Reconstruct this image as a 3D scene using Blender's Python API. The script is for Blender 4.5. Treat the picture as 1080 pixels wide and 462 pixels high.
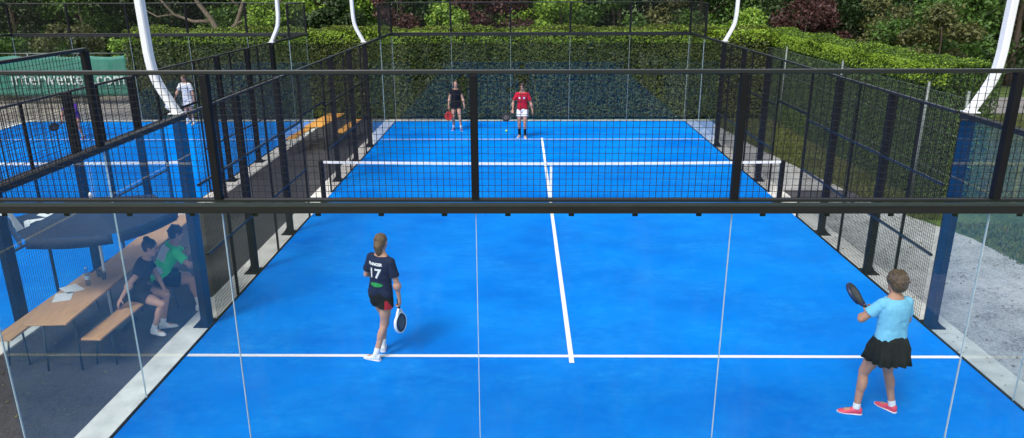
import bpy, bmesh, math, random
import numpy as np
from mathutils import Vector, Matrix
from mathutils.bvhtree import BVHTree
from mathutils import noise as mno
V = Vector
rad = math.radians
random.seed(7)
rng = np.random.default_rng(11)
for o in list(bpy.data.objects):
    bpy.data.objects.remove(o)
sc = bpy.context.scene
col = sc.collection

# ------------------------------------------------------------------ camera, light, exposure
cam_d = bpy.data.cameras.new('camera')
cam_o = bpy.data.objects.new('camera', cam_d)
col.objects.link(cam_o)
YAW, PITCH, ROLL = rad(0.7311), rad(17.736), rad(-0.206)
fwd = V((-math.sin(YAW)*math.cos(PITCH), math.cos(YAW)*math.cos(PITCH), -math.sin(PITCH)))
rgt = V((math.cos(YAW), math.sin(YAW), 0)); upv = rgt.cross(fwd)
r2 = math.cos(ROLL)*rgt + math.sin(ROLL)*upv
u2 = -math.sin(ROLL)*rgt + math.cos(ROLL)*upv
M4 = Matrix((r2, u2, -fwd)).transposed().to_4x4()
M4.translation = V((-0.6466, -15.547, 4.614))
cam_o.matrix_world = M4
cam_d.sensor_width = 36
cam_d.lens = 781.5/1080*36
cam_d.clip_end = 900
cam_d.clip_start = 0.05
sc.camera = cam_o

SUN_EL, SUN_AZ = 52, 215        # azimuth clockwise from +y
w = bpy.data.worlds.new('World'); sc.world = w; w.use_nodes = True
nt = w.node_tree
bg = nt.nodes['Background']
sky = nt.nodes.new('ShaderNodeTexSky'); sky.sky_type = 'NISHITA'; sky.sun_disc = False
sky.sun_elevation = rad(SUN_EL); sky.sun_rotation = rad(SUN_AZ)
sky.air_density = 1.0; sky.dust_density = 3.0; sky.ozone_density = 1.0
hsv = nt.nodes.new('ShaderNodeHueSaturation'); hsv.inputs['Saturation'].default_value = 0.45
nt.links.new(sky.outputs[0], hsv.inputs['Color'])
nt.links.new(hsv.outputs[0], bg.inputs['Color'])
bg.inputs['Strength'].default_value = 0.15
sd = bpy.data.lights.new('sun', 'SUN'); sd.energy = 1.5; sd.angle = rad(16); sd.color = (1, .96, .9)
so = bpy.data.objects.new('sun', sd); col.objects.link(so)
el, az = rad(SUN_EL), rad(SUN_AZ)
sdir = V((math.sin(az)*math.cos(el), math.cos(az)*math.cos(el), math.sin(el)))
so.rotation_euler = sdir.to_track_quat('Z', 'Y').to_euler()
vs = sc.view_settings
vs.view_transform = 'Standard'; vs.look = 'None'; vs.gamma = 1; vs.exposure = 0.5
try: vs.use_curve_mapping = False
except Exception: pass

# ------------------------------------------------------------------ materials
def newmat(name):
    m = bpy.data.materials.new(name); m.use_nodes = True
    return m, m.node_tree, m.node_tree.nodes['Principled BSDF']
def mat(name, c, rough=.6, metal=0., var=.12, scale=8., bump=0., bscale=60., spec=.5, stretch=None):
    m, t, b = newmat(name)
    b.inputs['Roughness'].default_value = rough
    b.inputs['Metallic'].default_value = metal
    b.inputs['Specular IOR Level'].default_value = spec
    tc = t.nodes.new('ShaderNodeTexCoord')
    src = tc.outputs['Object']
    if stretch:
        mp = t.nodes.new('ShaderNodeMapping'); mp.inputs['Scale'].default_value = stretch
        t.links.new(src, mp.inputs[0]); src = mp.outputs[0]
    n = t.nodes.new('ShaderNodeTexNoise'); n.inputs['Scale'].default_value = scale; n.inputs['Detail'].default_value = 6
    t.links.new(src, n.inputs['Vector'])
    r = t.nodes.new('ShaderNodeValToRGB')
    r.color_ramp.elements[0].position = .3; r.color_ramp.elements[1].position = .7
    r.color_ramp.elements[0].color = (*[x*(1-var) for x in c], 1)
    r.color_ramp.elements[1].color = (*[min(1, x*(1+var)) for x in c], 1)
    t.links.new(n.outputs['Fac'], r.inputs[0]); t.links.new(r.outputs[0], b.inputs['Base Color'])
    if bump:
        n2 = t.nodes.new('ShaderNodeTexNoise'); n2.inputs['Scale'].default_value = bscale; n2.inputs['Detail'].default_value = 4
        t.links.new(src, n2.inputs['Vector'])
        bm_ = t.nodes.new('ShaderNodeBump'); bm_.inputs['Strength'].default_value = bump; bm_.inputs['Distance'].default_value = .01
        t.links.new(n2.outputs['Fac'], bm_.inputs['Height']); t.links.new(bm_.outputs[0], b.inputs['Normal'])
    return m
def leafmat(name, cols, rough=.55, clump=.6, trans=.25):
    """leaf colours vary leaf by leaf and clump by clump"""
    m, t, b = newmat(name)
    g = t.nodes.new('ShaderNodeNewGeometry')
    tc = t.nodes.new('ShaderNodeTexCoord')
    n = t.nodes.new('ShaderNodeTexNoise'); n.inputs['Scale'].default_value = clump; n.inputs['Detail'].default_value = 3
    t.links.new(tc.outputs['Object'], n.inputs['Vector'])
    mx = t.nodes.new('ShaderNodeMath'); mx.operation = 'MULTIPLY_ADD'
    mx.inputs[1].default_value = .55
    t.links.new(g.outputs['Random Per Island'], mx.inputs[0])
    m2 = t.nodes.new('ShaderNodeMath'); m2.operation = 'MULTIPLY'; m2.inputs[1].default_value = .5
    t.links.new(n.outputs['Fac'], m2.inputs[0]); t.links.new(m2.outputs[0], mx.inputs[2])
    r = t.nodes.new('ShaderNodeValToRGB')
    while len(r.color_ramp.elements) < len(cols): r.color_ramp.elements.new(.5)
    for i, c in enumerate(cols):
        r.color_ramp.elements[i].position = .1 + .8*i/(len(cols)-1)
        r.color_ramp.elements[i].color = (*c, 1)
    t.links.new(mx.outputs[0], r.inputs[0])
    t.links.new(r.outputs[0], b.inputs['Base Color'])
    b.inputs['Roughness'].default_value = rough
    tr = t.nodes.new('ShaderNodeBsdfTranslucent'); t.links.new(r.outputs[0], tr.inputs[0])
    ms = t.nodes.new('ShaderNodeMixShader'); ms.inputs[0].default_value = trans
    t.links.new(b.outputs[0], ms.inputs[1]); t.links.new(tr.outputs[0], ms.inputs[2])
    t.links.new(ms.outputs[0], t.nodes['Material Output'].inputs[0])
    return m
def glassmat(name, tint, ior=1.5):
    m = bpy.data.materials.new(name); m.use_nodes = True; t = m.node_tree
    t.nodes.remove(t.nodes['Principled BSDF'])
    tr = t.nodes.new('ShaderNodeBsdfTransparent'); tr.inputs[0].default_value = (*tint, 1)
    gl = t.nodes.new('ShaderNodeBsdfGlossy'); gl.inputs['Roughness'].default_value = .015
    fr = t.nodes.new('ShaderNodeFresnel')
    gg = t.nodes.new('ShaderNodeNewGeometry')          # keep the outside index on the rear face of a thin pane
    mr = t.nodes.new('ShaderNodeMapRange'); mr.inputs['To Min'].default_value = ior; mr.inputs['To Max'].default_value = 1/ior
    t.links.new(gg.outputs['Backfacing'], mr.inputs['Value']); t.links.new(mr.outputs[0], fr.inputs['IOR'])
    ms = t.nodes.new('ShaderNodeMixShader')
    t.links.new(fr.outputs[0], ms.inputs[0]); t.links.new(tr.outputs[0], ms.inputs[1]); t.links.new(gl.outputs[0], ms.inputs[2])
    if ior < 1.45:                                  # thin uneven film of dust and dried rain on the court glass
        tc = t.nodes.new('ShaderNodeTexCoord'); mp = t.nodes.new('ShaderNodeMapping'); mp.inputs['Scale'].default_value = (1, 1, .35)
        n = t.nodes.new('ShaderNodeTexNoise'); n.inputs['Scale'].default_value = 2.2; n.inputs['Detail'].default_value = 10; n.inputs['Roughness'].default_value = .7
        t.links.new(tc.outputs['Object'], mp.inputs[0]); t.links.new(mp.outputs[0], n.inputs['Vector'])
        r = t.nodes.new('ShaderNodeMapRange'); r.inputs['From Min'].default_value = .5; r.inputs['From Max'].default_value = .8; r.inputs['To Max'].default_value = .016
        t.links.new(n.outputs['Fac'], r.inputs['Value'])
        d = t.nodes.new('ShaderNodeBsdfDiffuse'); d.inputs[0].default_value = (.6, .62, .62, 1); m2 = t.nodes.new('ShaderNodeMixShader')
        t.links.new(r.outputs[0], m2.inputs[0]); t.links.new(ms.outputs[0], m2.inputs[1]); t.links.new(d.outputs[0], m2.inputs[2]); ms = m2
    t.links.new(ms.outputs[0], t.nodes['Material Output'].inputs[0])
    return m

def court_mat():
    m, t, b = newmat('blue_turf')
    tc = t.nodes.new('ShaderNodeTexCoord'); N = t.nodes.new
    def noise(s, d=6, st=None, rough=.55):
        n = N('ShaderNodeTexNoise'); n.inputs['Scale'].default_value = s; n.inputs['Detail'].default_value = d
        n.inputs['Roughness'].default_value = rough
        if st:
            mp = N('ShaderNodeMapping'); mp.inputs['Scale'].default_value = st
            mp.inputs['Rotation'].default_value = (0, 0, -.12)
            t.links.new(tc.outputs['Object'], mp.inputs[0]); t.links.new(mp.outputs[0], n.inputs['Vector'])
        else: t.links.new(tc.outputs['Object'], n.inputs['Vector'])
        return n
    n1 = noise(.6, 9, (.8, 1, 1), .60); n2 = noise(.9, 13, (.65, 1, 1), .80); n3 = noise(150, 2); n4 = noise(9, 10, (.55, 1, 1), .8)
    r1 = N('ShaderNodeValToRGB'); e = r1.color_ramp.elements
    e[0].position = .32; e[0].color = (.0006, .160, .66, 1); e[1].position = .68; e[1].color = (.0006, .245, .84, 1)
    t.links.new(n1.outputs['Fac'], r1.inputs[0])
    r2_ = N('ShaderNodeValToRGB'); e = r2_.color_ramp.elements
    e[0].position = .44; e[0].color = (0, 0, 0, 1); e[1].position = .74; e[1].color = (.66, .66, .66, 1)
    t.links.new(n2.outputs['Fac'], r2_.inputs[0])
    mx = N('ShaderNodeMixRGB'); mx.inputs[2].default_value = (.035, .46, .95, 1)
    n4r = N('ShaderNodeValToRGB'); e = n4r.color_ramp.elements
    e[0].position = .40; e[0].color = (.12, .12, .12, 1); e[1].position = .68; e[1].color = (1, 1, 1, 1)
    t.links.new(n4.outputs['Fac'], n4r.inputs[0])
    mm_ = N('ShaderNodeMixRGB'); mm_.blend_type = 'MULTIPLY'; mm_.inputs[0].default_value = 1
    t.links.new(r2_.outputs[0], mm_.inputs[1]); t.links.new(n4r.outputs[0], mm_.inputs[2])
    t.links.new(mm_.outputs[0], mx.inputs[0]); t.links.new(r1.outputs[0], mx.inputs[1])
    r3 = N('ShaderNodeValToRGB'); e = r3.color_ramp.elements
    e[0].position = .35; e[0].color = (.82, .82, .82, 1); e[1].position = .65; e[1].color = (1.1, 1.1, 1.1, 1)
    t.links.new(n3.outputs['Fac'], r3.inputs[0])
    mu = N('ShaderNodeMixRGB'); mu.blend_type = 'MULTIPLY'; mu.inputs[0].default_value = 1
    t.links.new(mx.outputs[0], mu.inputs[1]); t.links.new(r3.outputs[0], mu.inputs[2])
    t.links.new(mu.outputs[0], b.inputs['Base Color'])
    b.inputs['Roughness'].default_value = .95; b.inputs['Specular IOR Level'].default_value = .0
    bp = N('ShaderNodeBump'); bp.inputs['Strength'].default_value = .35; bp.inputs['Distance'].default_value = .006
    t.links.new(n3.outputs['Fac'], bp.inputs['Height']); t.links.new(bp.outputs[0], b.inputs['Normal'])
    return m
def speckle(name, c0, c1, s=60, big=1.2, bump=.6, c2=None):
    m, t, b = newmat(name); N = t.nodes.new
    tc = N('ShaderNodeTexCoord')
    v = N('ShaderNodeTexVoronoi'); v.inputs['Scale'].default_value = s; t.links.new(tc.outputs['Object'], v.inputs['Vector'])
    n = N('ShaderNodeTexNoise'); n.inputs['Scale'].default_value = big; n.inputs['Detail'].default_value = 8; n.inputs['Roughness'].default_value = .65
    t.links.new(tc.outputs['Object'], n.inputs['Vector'])
    bw = N('ShaderNodeRGBToBW'); t.links.new(v.outputs['Color'], bw.inputs[0])
    a = N('ShaderNodeMath'); a.operation = 'MULTIPLY_ADD'; a.inputs[1].default_value = .35
    t.links.new(bw.outputs[0], a.inputs[0])
    k = N('ShaderNodeMath'); k.operation = 'MULTIPLY'; k.inputs[1].default_value = .75; t.links.new(n.outputs['Fac'], k.inputs[0])
    t.links.new(k.outputs[0], a.inputs[2])
    r = N('ShaderNodeValToRGB'); e = r.color_ramp.elements
    e[0].position = .33; e[0].color = (*c0, 1); e[1].position = .72; e[1].color = (*c1, 1)
    if c2:
        q = r.color_ramp.elements.new(.52); q.color = (*c2, 1)
    t.links.new(a.outputs[0], r.inputs[0]); t.links.new(r.outputs[0], b.inputs['Base Color'])
    b.inputs['Roughness'].default_value = .9
    bp = N('ShaderNodeBump'); bp.inputs['Strength'].default_value = bump; bp.inputs['Distance'].default_value = .012
    t.links.new(bw.outputs[0], bp.inputs['Height']); t.links.new(bp.outputs[0], b.inputs['Normal'])
    return m
def cloth(name, c, var=.1, rough=.85, bump=.5):
    return mat(name, c, rough, 0, var, 9, .9, 9, spec=.15)

MT = dict(
    turf=court_mat(),
    line=mat('white_line_turf', (.82, .84, .86), .9, var=.06, scale=30, spec=.1),
    gravel=speckle('gravel', (.19, .19, .185), (.54, .54, .53), 45, 1.9, c2=(.40, .40, .39)),
    asphalt=speckle('asphalt', (.016, .016, .019), (.070, .070, .078), 80, .9, .5),
    mat=speckle('dark_paving', (.035, .035, .04), (.09, .09, .10), 70, 2),
    path=speckle('path', (.16, .155, .15), (.27, .26, .25), 50, 1.4, .3),
    soil=speckle('dry_ground', (.16, .13, .10), (.42, .37, .31), 25, .8, c2=(.28, .24, .2)),
    grassland=speckle('grass_ground', (.03, .055, .012), (.12, .17, .04), 18, .5, c2=(.06, .11, .02)),
    kerb=mat('pale_concrete', (.70, .68, .63), .85, var=.2, scale=3.5, bump=.15, bscale=90),
    black=mat('black_powder_coat', (.006, .0065, .009), .55, var=.2, scale=4, spec=.2),
    rail=mat('satin_black_rail', (.010, .011, .014), .28, var=.2, scale=4, spec=.9),
    wire=mat('black_wire', (.010, .010, .013), .45, var=.1, spec=.4),
    beam=mat('worn_black_steel', (.006, .0065, .008), .5, var=.5, scale=6, spec=.5, stretch=(.3, 3, 3)),
    navy=mat('navy_powder_coat', (.012, .022, .085), .35, var=.15, scale=4),
    glass=glassmat('clear_glass', (.94, .968, .97), 1.42),
    seal=mat('glass_edge', (.40, .50, .55), .3, var=.15, scale=5),
    pole=mat('white_pole_paint', (.80, .81, .82), .35, var=.04, scale=3),
    galv=mat('galvanised_steel', (.20, .23, .22), .5, .4, .15, 12),
    tape=mat('white_tape', (.80, .80, .78), .8, var=.08, scale=12),
    wood=mat('beer_bench_wood', (.60, .33, .15), .5, var=.16, scale=5, bump=.1, bscale=30, stretch=(8, .7, 8)),
    woodo=mat('orange_bench_wood', (.78, .38, .07), .5, var=.14, scale=5, stretch=(8, .7, 8)),
    steel=mat('green_steel', (.03, .045, .045), .45, var=.1),
    skin=mat('skin', (.52, .29, .21), .55, var=.05, scale=11, spec=.35),
    skin2=mat('skin_tan', (.48, .25, .175), .55, var=.05, scale=11, spec=.35),
    navyshirt=cloth('navy_jersey', (.012, .020, .062)),
    blackcloth=cloth('black_cloth', (.010, .011, .018), .2),
    redcloth=cloth('red_cloth', (.48, .016, .04)),
    bluecloth=cloth('sky_blue_cloth', (.20, .56, .80), .05),
    whitecloth=cloth('white_cloth', (.78, .79, .80), .04),
    greencloth=cloth('green_cloth', (.08, .80, .20)),
    greycloth=cloth('grey_cloth', (.66, .68, .74)),
    logogreen=cloth('green_print', (.03, .32, .09), .5),
    purple=cloth('purple_cloth', (.13, .045, .36)),
    greyshoe=mat('grey_shoe', (.35, .33, .34), .6, var=.3, scale=40),
    whiteshoe=mat('white_shoe', (.74, .75, .77), .55, var=.18, scale=45),
    pinkshoe=mat('pink_shoe', (.85, .07, .13), .5, var=.25, scale=40),
    blueshoe=mat('blue_shoe', (.05, .08, .35), .5, var=.2, scale=40),
    sole=mat('shoe_sole', (.80, .74, .74), .6, var=.1),
    brownhair=mat('brown_hair', (.085, .048, .024), .5, var=.55, scale=14, bump=.8, bscale=60, stretch=(3, 3, .8)),
    blondhair=mat('blond_hair', (.13, .078, .042), .5, var=.5, scale=14, bump=.8, bscale=60, stretch=(3, 3, .6)),
    darkhair=mat('dark_hair', (.022, .014, .01), .45, var=.4, scale=14, bump=.8, bscale=60, stretch=(3, 3, .8)),
    eye=mat('eye_dark', (.02, .015, .012), .3, var=.05), lip=mat('lip', (.36, .11, .09), .5, var=.05),
    racketw=mat('racket_white', (.80, .80, .80), .3, var=.04), racketk=mat('racket_black', (.014, .014, .018), .4, var=.2),
    racketr=mat('racket_red', (.45, .02, .02), .4, var=.1), ball=mat('tennis_felt', (.62, .78, .05), .9, var=.1, scale=60),
    umb=mat('navy_parasol', (.013, .020, .038), .75, var=.2, scale=3, bump=.3, bscale=9),
    bark=mat('bark', (.085, .065, .048), .9, var=.35, scale=9, bump=.8, bscale=25, stretch=(2, 2, .5)),
    palebark=mat('pale_bark', (.20, .165, .12), .9, var=.3, scale=9, bump=.8, bscale=25, stretch=(2, 2, .5)),
    banner=mat('green_banner', (.035, .20, .15), .6, var=.15, scale=1.5, bump=.5, bscale=3),
    fadedprint=mat('faded_print', (.55, .62, .60), .8, var=.12, scale=6),
    paper=mat('paper', (.80, .80, .80), .8, var=.03),
    bottle=glassmat('bottle_plastic', (.72, .80, .84)),
    label=mat('bottle_label', (.55, .66, .75), .5, var=.1), cap=mat('bottle_cap', (.75, .78, .82), .4, var=.05),
    core=mat('hedge_core', (.012, .022, .007), .95, var=.3, scale=5),
    hedgeR=leafmat('hedge_leaves', [(.024, .055, .012), (.044, .098, .018), (.078, .150, .022), (.12, .20, .03)], clump=1.5),
    hedgeF=leafmat('far_hedge_leaves', [(.030, .050, .014), (.068, .100, .018), (.115, .145, .024), (.18, .19, .032)], clump=.45),
    shoots=leafmat('young_shoot_leaves', [(.12, .21, .014), (.20, .33, .018), (.28, .43, .025), (.34, .48, .04)], clump=.9),
    lbright=leafmat('bright_leaves', [(.035, .09, .012), (.10, .21, .02), (.24, .40, .035), (.36, .50, .06)]),
    lmid=leafmat('mid_leaves', [(.016, .048, .010), (.042, .105, .015), (.09, .18, .025), (.14, .25, .04)]),
    ldark=leafmat('dark_leaves', [(.008, .020, .006), (.017, .042, .010), (.035, .075, .016), (.065, .12, .025)]),
    lred=leafmat('red_leaves', [(.020, .010, .010), (.055, .020, .020), (.10, .040, .034), (.15, .085, .055)]),
    lolive=leafmat('olive_leaves', [(.022, .030, .010), (.06, .075, .020), (.12, .13, .035), (.20, .19, .06)]),
    litter=leafmat('dry_leaves', [(.05, .035, .015), (.14, .09, .03), (.16, .15, .04), (.06, .09, .02)]),
    blade=leafmat('grass_blades', [(.035, .055, .015), (.075, .105, .025), (.14, .165, .05), (.25, .23, .11)], clump=1.2),
)

# ------------------------------------------------------------------ mesh helpers
def tag(o, label=None, cat=None, group=None, kind=None):
    if label: o['label'] = label
    if cat: o['category'] = cat
    if group: o['group'] = group
    if kind: o['kind'] = kind
    return o
def empty(name, loc=(0, 0, 0), rz=0, label=None, cat=None, group=None):
    o = bpy.data.objects.new(name, None); col.objects.link(o)
    o.location = loc; o.rotation_euler = (0, 0, rz); o.empty_display_size = .2
    return tag(o, label, cat, group)
class MB:
    def __init__(s): s.v = []; s.f = []
    def add(s, vs_, fs):
        n = len(s.v); s.v += [tuple(v) for v in vs_]; s.f += [tuple(i+n for i in f) for f in fs]; return s
    def box(s, x0, x1, y0, y1, z0, z1):
        return s.add([(x0, y0, z0), (x1, y0, z0), (x1, y1, z0), (x0, y1, z0), (x0, y0, z1), (x1, y0, z1), (x1, y1, z1), (x0, y1, z1)],
                     [(0, 3, 2, 1), (4, 5, 6, 7), (0, 1, 5, 4), (1, 2, 6, 5), (2, 3, 7, 6), (3, 0, 4, 7)])
    def bar(s, a, b, w_, h_, up=V((0, 0, 1))):
        a, b = V(a), V(b); d = (b-a).normalized()
        if abs(d.dot(up)) > .98: up = V((0, 1, 0))
        x = d.cross(up).normalized(); y = x.cross(d)
        vs_ = [p + x*(sx*w_/2) + y*(sy*h_/2) for p in (a, b) for sx, sy in ((-1, -1), (1, -1), (1, 1), (-1, 1))]
        return s.add(vs_, [(0, 1, 2, 3), (7, 6, 5, 4), (0, 4, 5, 1), (1, 5, 6, 2), (2, 6, 7, 3), (3, 7, 4, 0)])
    def loft(s, rings, n=12):
        """rings: (centre, xvec, yvec) ; closed both ends"""
        vs_ = []; fs = []
        for c, x, y in rings:
            for i in range(n):
                a = 2*math.pi*i/n
                vs_.append(V(c) + V(x)*math.cos(a) + V(y)*math.sin(a))
        for k in range(len(rings)-1):
            for i in range(n):
                j = (i+1) % n
                fs.append((k*n+i, k*n+j, (k+1)*n+j, (k+1)*n+i))
        fs.append(tuple(reversed(range(n)))); m_ = (len(rings)-1)*n; fs.append(tuple(m_+i for i in range(n)))
        return s.add(vs_, fs)
    def tube(s, pts, r, n=8):
        pts = [V(p) for p in pts]
        rs = r if isinstance(r, (list, tuple)) else [r]*len(pts)
        rings = []; ref = None
        for i, p in enumerate(pts):
            d = (pts[min(i+1, len(pts)-1)] - pts[max(i-1, 0)]).normalized()
            if ref is None:
                ref = d.orthogonal().normalized()
            x = (ref - d*ref.dot(d)).normalized(); ref = x
            y = d.cross(x)
            rings.append((p, x*rs[i], y*rs[i]))
        return s.loft(rings, n)
    def capsule(s, a, b, ra, rb, side=None, flat=1., n=14, ext=1.):
        a, b = V(a), V(b); d = (b-a); L = d.length; d = d/L if L > 1e-6 else V((0, 0, 1))
        x = V(side) if side is not None else d.orthogonal()
        x = (x - d*x.dot(d))
        x = x.normalized() if x.length > 1e-4 else d.orthogonal().normalized()
        y = d.cross(x); rings = []
        for t in (-1, -.85, -.5, 0):
            q = math.sqrt(max(0, 1-t*t)) + .02
            rings.append((a + d*(t*ra*ext), x*ra*q*flat, y*ra*q))
        for t in (0, .5, .85, 1):
            q = math.sqrt(max(0, 1-t*t)) + .02
            rings.append((b + d*(t*rb*ext), x*rb*q*flat, y*rb*q))
        return s.loft(rings, n)
    def ell(s, c, x, y, z, n=14):
        c, x, y, z = V(c), V(x), V(y), V(z); rings = []
        for k in range(11):
            t = -1 + 2*k/10; q = math.cos(math.asin(max(-1, min(1, t)))) + .01
            rings.append((c + z*t, x*q, y*q))
        return s.loft(rings, n)
    def disc(s, c, n_, r, k=16):
        n_ = V(n_).normalized(); x = n_.orthogonal().normalized(); y = n_.cross(x); c = V(c)
        return s.add([c + x*r*math.cos(2*math.pi*i/k) + y*r*math.sin(2*math.pi*i/k) for i in range(k)], [tuple(range(k))])
    def mesh(s, name, m):
        me = bpy.data.meshes.new(name); me.from_pydata(s.v, [], s.f); me.update()
        me.materials.append(m); return me
    def build(s, name, m, parent=None, bevel=0, smooth=False, off=None):
        me = s.mesh(name, m)
        if off is not None: me.transform(Matrix.Translation(-V(off)))
        if smooth: me.polygons.foreach_set('use_smooth', [True]*len(me.polygons))
        o = bpy.data.objects.new(name, me); col.objects.link(o); o.parent = parent
        if bevel:
            md = o.modifiers.new('bevel', 'BEVEL'); md.width = bevel; md.segments = 2; md.limit_method = 'ANGLE'
        return o
    def blob(s, name, m, parent, vox=.008, smooth=4, off=(0, 0, 0)):
        """fuse overlapping closed pieces into one continuous surface"""
        o = s.build('tmp', m, None)
        md = o.modifiers.new('r', 'REMESH'); md.mode = 'VOXEL'; md.voxel_size = vox; md.use_smooth_shade = True
        if smooth:
            sm = o.modifiers.new('s', 'SMOOTH'); sm.iterations = smooth; sm.factor = .5
        dg = bpy.context.evaluated_depsgraph_get(); dg.update()
        me = bpy.data.meshes.new_from_object(o.evaluated_get(dg))
        bpy.data.objects.remove(o)
        me.name = name; me.materials.clear(); me.materials.append(m)
        me.transform(Matrix.Translation(-V(off)))
        me.polygons.foreach_set('use_smooth', [True]*len(me.polygons))
        r = bpy.data.objects.new(name, me); col.objects.link(r); r.parent = parent
        return r
def copy_tree(o, parent=None):
    c = o.copy(); col.objects.link(c); c.parent = parent
    for ch in list(o.children): copy_tree(ch, c)
    return c
def textobj(s, size, weight=0., shear=0, align='CENTER', spacing=1.0):
    """flat text mesh data in its own xy plane"""
    cu = bpy.data.curves.new('lettering', 'FONT'); cu.body = s; cu.size = size; cu.align_x = align; cu.align_y = 'CENTER'
    cu.offset = weight; cu.shear = shear; cu.space_character = spacing; cu.resolution_u = 3
    o = bpy.data.objects.new('tmp', cu); col.objects.link(o)
    dg = bpy.context.evaluated_depsgraph_get(); dg.update()
    me = bpy.data.meshes.new_from_object(o.evaluated_get(dg))
    bpy.data.objects.remove(o)
    return me
def struct(name, m, poly, z, inner=None):
    mb = MB(); mb.add([(x, y, z) for x, y in poly], [tuple(range(len(poly)))])
    o = mb.build(name, m); o['kind'] = 'structure'; return o
def rect(x0, x1, y0, y1): return [(x0, y0), (x1, y0), (x1, y1), (x0, y1)]

# ------------------------------------------------------------------ ground
struct('ground', MT['grassland'], rect(-400, 400, -300, 500), -.06)
struct('bare_soil', MT['soil'], [(-34, -10.9), (-3, -10.9), (-3, 18), (-22, 19), (-34, 17)], -.05)
C1, C2 = 0., -12.87
def court(cx, name):
    mb = MB(); mb.box(cx-5, cx+5, -10, 10, -.05, 0)
    o = mb.build(name, MT['turf']); o['kind'] = 'structure'
    L = MB()
    for y, hw in ((-6.95, .034), (6.95, .022)):
        L.add([(cx-4.985, y-hw, .004), (cx+4.985, y-hw, .004), (cx+4.985, y+hw, .004), (cx-4.985, y+hw, .004)], [(0, 1, 2, 3)])
    for y0, y1 in ((-7.13, -6.984), (-6.916, 6.916), (6.984, 7.13)):
        L.add([(cx-.032, y0, .004), (cx+.032, y0, .004), (cx+.032, y1, .004), (cx-.032, y1, .004)], [(0, 1, 2, 3)])
    o = L.build('court_lines', MT['line']); o['kind'] = 'structure'
court(C1, 'court_floor'); court(C2, 'court_floor')
for cx in (C1, C2):
    for sx in (-1, 1):
        a, b = sorted((cx+sx*5.012, cx+sx*5.42))
        mb = MB()
        for k in range(5): mb.box(a, b, -10.4+k*4.16+.006, -10.4+(k+1)*4.16-.006, -.12, -.004)
        mb.build('kerb', MT['kerb'], bevel=.008)['kind'] = 'structure'
    for sy in (-1, 1):
        a, b = sorted((sy*10.012, sy*10.4))
        MB().box(cx-5.4, cx+5.4, a, b, -.12, -.008).build('kerb', MT['kerb'], bevel=.008)['kind'] = 'structure'
struct('alley_paving', MT['asphalt'], rect(-7.44, -5.43, -10.4, 12), -.03)
struct('entrance_paving', MT['mat'], rect(5.44, 7.25, .35, 1.2), -.034)
struct('gravel_path', MT['gravel'], [(5.43, -16), (8.2, -16), (8.1, -5), (7.9, -2.2), (7.15, 0), (6.85, 2), (6.4, 5), (6.1, 8), (6.0, 10.6), (5.43, 10.6)], -.042)
struct('path', MT['path'], [(12.5, 11.6), (19, 11.9), (40, 13.3), (40, 17), (19, 15.7), (12.5, 15.4)], -.05)

# ------------------------------------------------------------------ court walls
def mesh_wires(mb, u0, u1, z0, z1, y=0., pitch=.05, r=.0019):
    n = round((u1-u0)/pitch)
    for i in range(n+1):
        u = u0 + (u1-u0)*i/n
        mb.add([(u-r, y-r, z0), (u+r, y-r, z0), (u+r, y+r, z0), (u-r, y+r, z0), (u-r, y-r, z1), (u+r, y-r, z1), (u+r, y+r, z1), (u-r, y+r, z1)],
               [(0, 1, 5, 4), (1, 2, 6, 5), (2, 3, 7, 6), (3, 0, 4, 7)])
    n = round((z1-z0)/pitch); y2 = y+2*r; r = r*.8
    for i in range(n+1):
        z = z0 + (z1-z0)*i/n
        mb.add([(u0, y2-r, z-r), (u0, y2+r, z-r), (u0, y2+r, z+r), (u0, y2-r, z+r), (u1, y2-r, z-r), (u1, y2+r, z-r), (u1, y2+r, z+r), (u1, y2-r, z+r)],
               [(0, 1, 5, 4), (1, 2, 6, 5), (2, 3, 7, 6), (3, 0, 4, 7)])
def glass_bay(root, u0, u1, y=0., z0=.012, z1=2.9):
    MB().box(u0+.006, u1-.006, y-.006, y+.006, z0, z1).build('glass_panel', MT['glass'], root)
def back_wall(label, loc, rz, lightband=False):
    t = empty('back_wall', loc, rz, label, 'glass wall', 'end walls of the padel courts')
    for k in range(5): glass_bay(t, -5+2*k, -3+2*k)
    for k in range(6):
        u = -5+2*k + (.012 if k == 0 else (-.012 if k == 5 else 0))
        MB().box(u-.003, u+.003, -.008, .008, .012, 2.9).build('glass_joint', MT['seal'], t)
    MB().box(-5.06, 5.06, -.02, .06, 2.902, 2.965).build('beam', MT['beam'], t, bevel=.004)
    MB().box(-5.06, 5.06, -.015, .025, 2.985, 3.012).build('bottom_rail', MT['rail'], t, bevel=.004)
    MB().box(-5.06, 5.06, .026, .055, 2.9655, 2.983).build('spacer_strip', MT['steel'], t)
    MB().box(-5.06, 5.06, -.015, .02, 3.968, 3.998).build('top_rail', MT['rail'], t, bevel=.004)
    for k in range(6):
        u = -5+2*k; u = max(-5.03, min(5.03, u))
        MB().box(u-.028, u+.028, -.016, .05, 3.014, 3.967).build('post', MT['black'], t, bevel=.004)
    m = MB(); mesh_wires(m, -4.99, 4.99, 3.014, 3.965, -.004); m.build('mesh_panel', MT['wire'], t)
    for k in range(20):
        u = -4.75+.5*k
        c = MB(); c.box(u-.022, u+.022, -.03, -.0205, 2.855, 2.93)
        c.build('clamp', MT['black'], t, bevel=.003)
    MB().box(-5, 5, -.012, .02, .0, .0115).build('base_channel', MT['black'], t)
    return t
b1 = back_wall('near end wall of clear glass panels with a black mesh strip above its beam', (0, -10, 0), math.pi)
b2 = copy_tree(b1); b2.location = (0, 10, 0); b2.rotation_euler.z = 0
b2['label'] = 'far glass end wall with black mesh top in front of the hedge, behind the players in red and black'
b3 = copy_tree(b1); b3.location = (C2, 10, 0); b3.rotation_euler.z = 0
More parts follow.
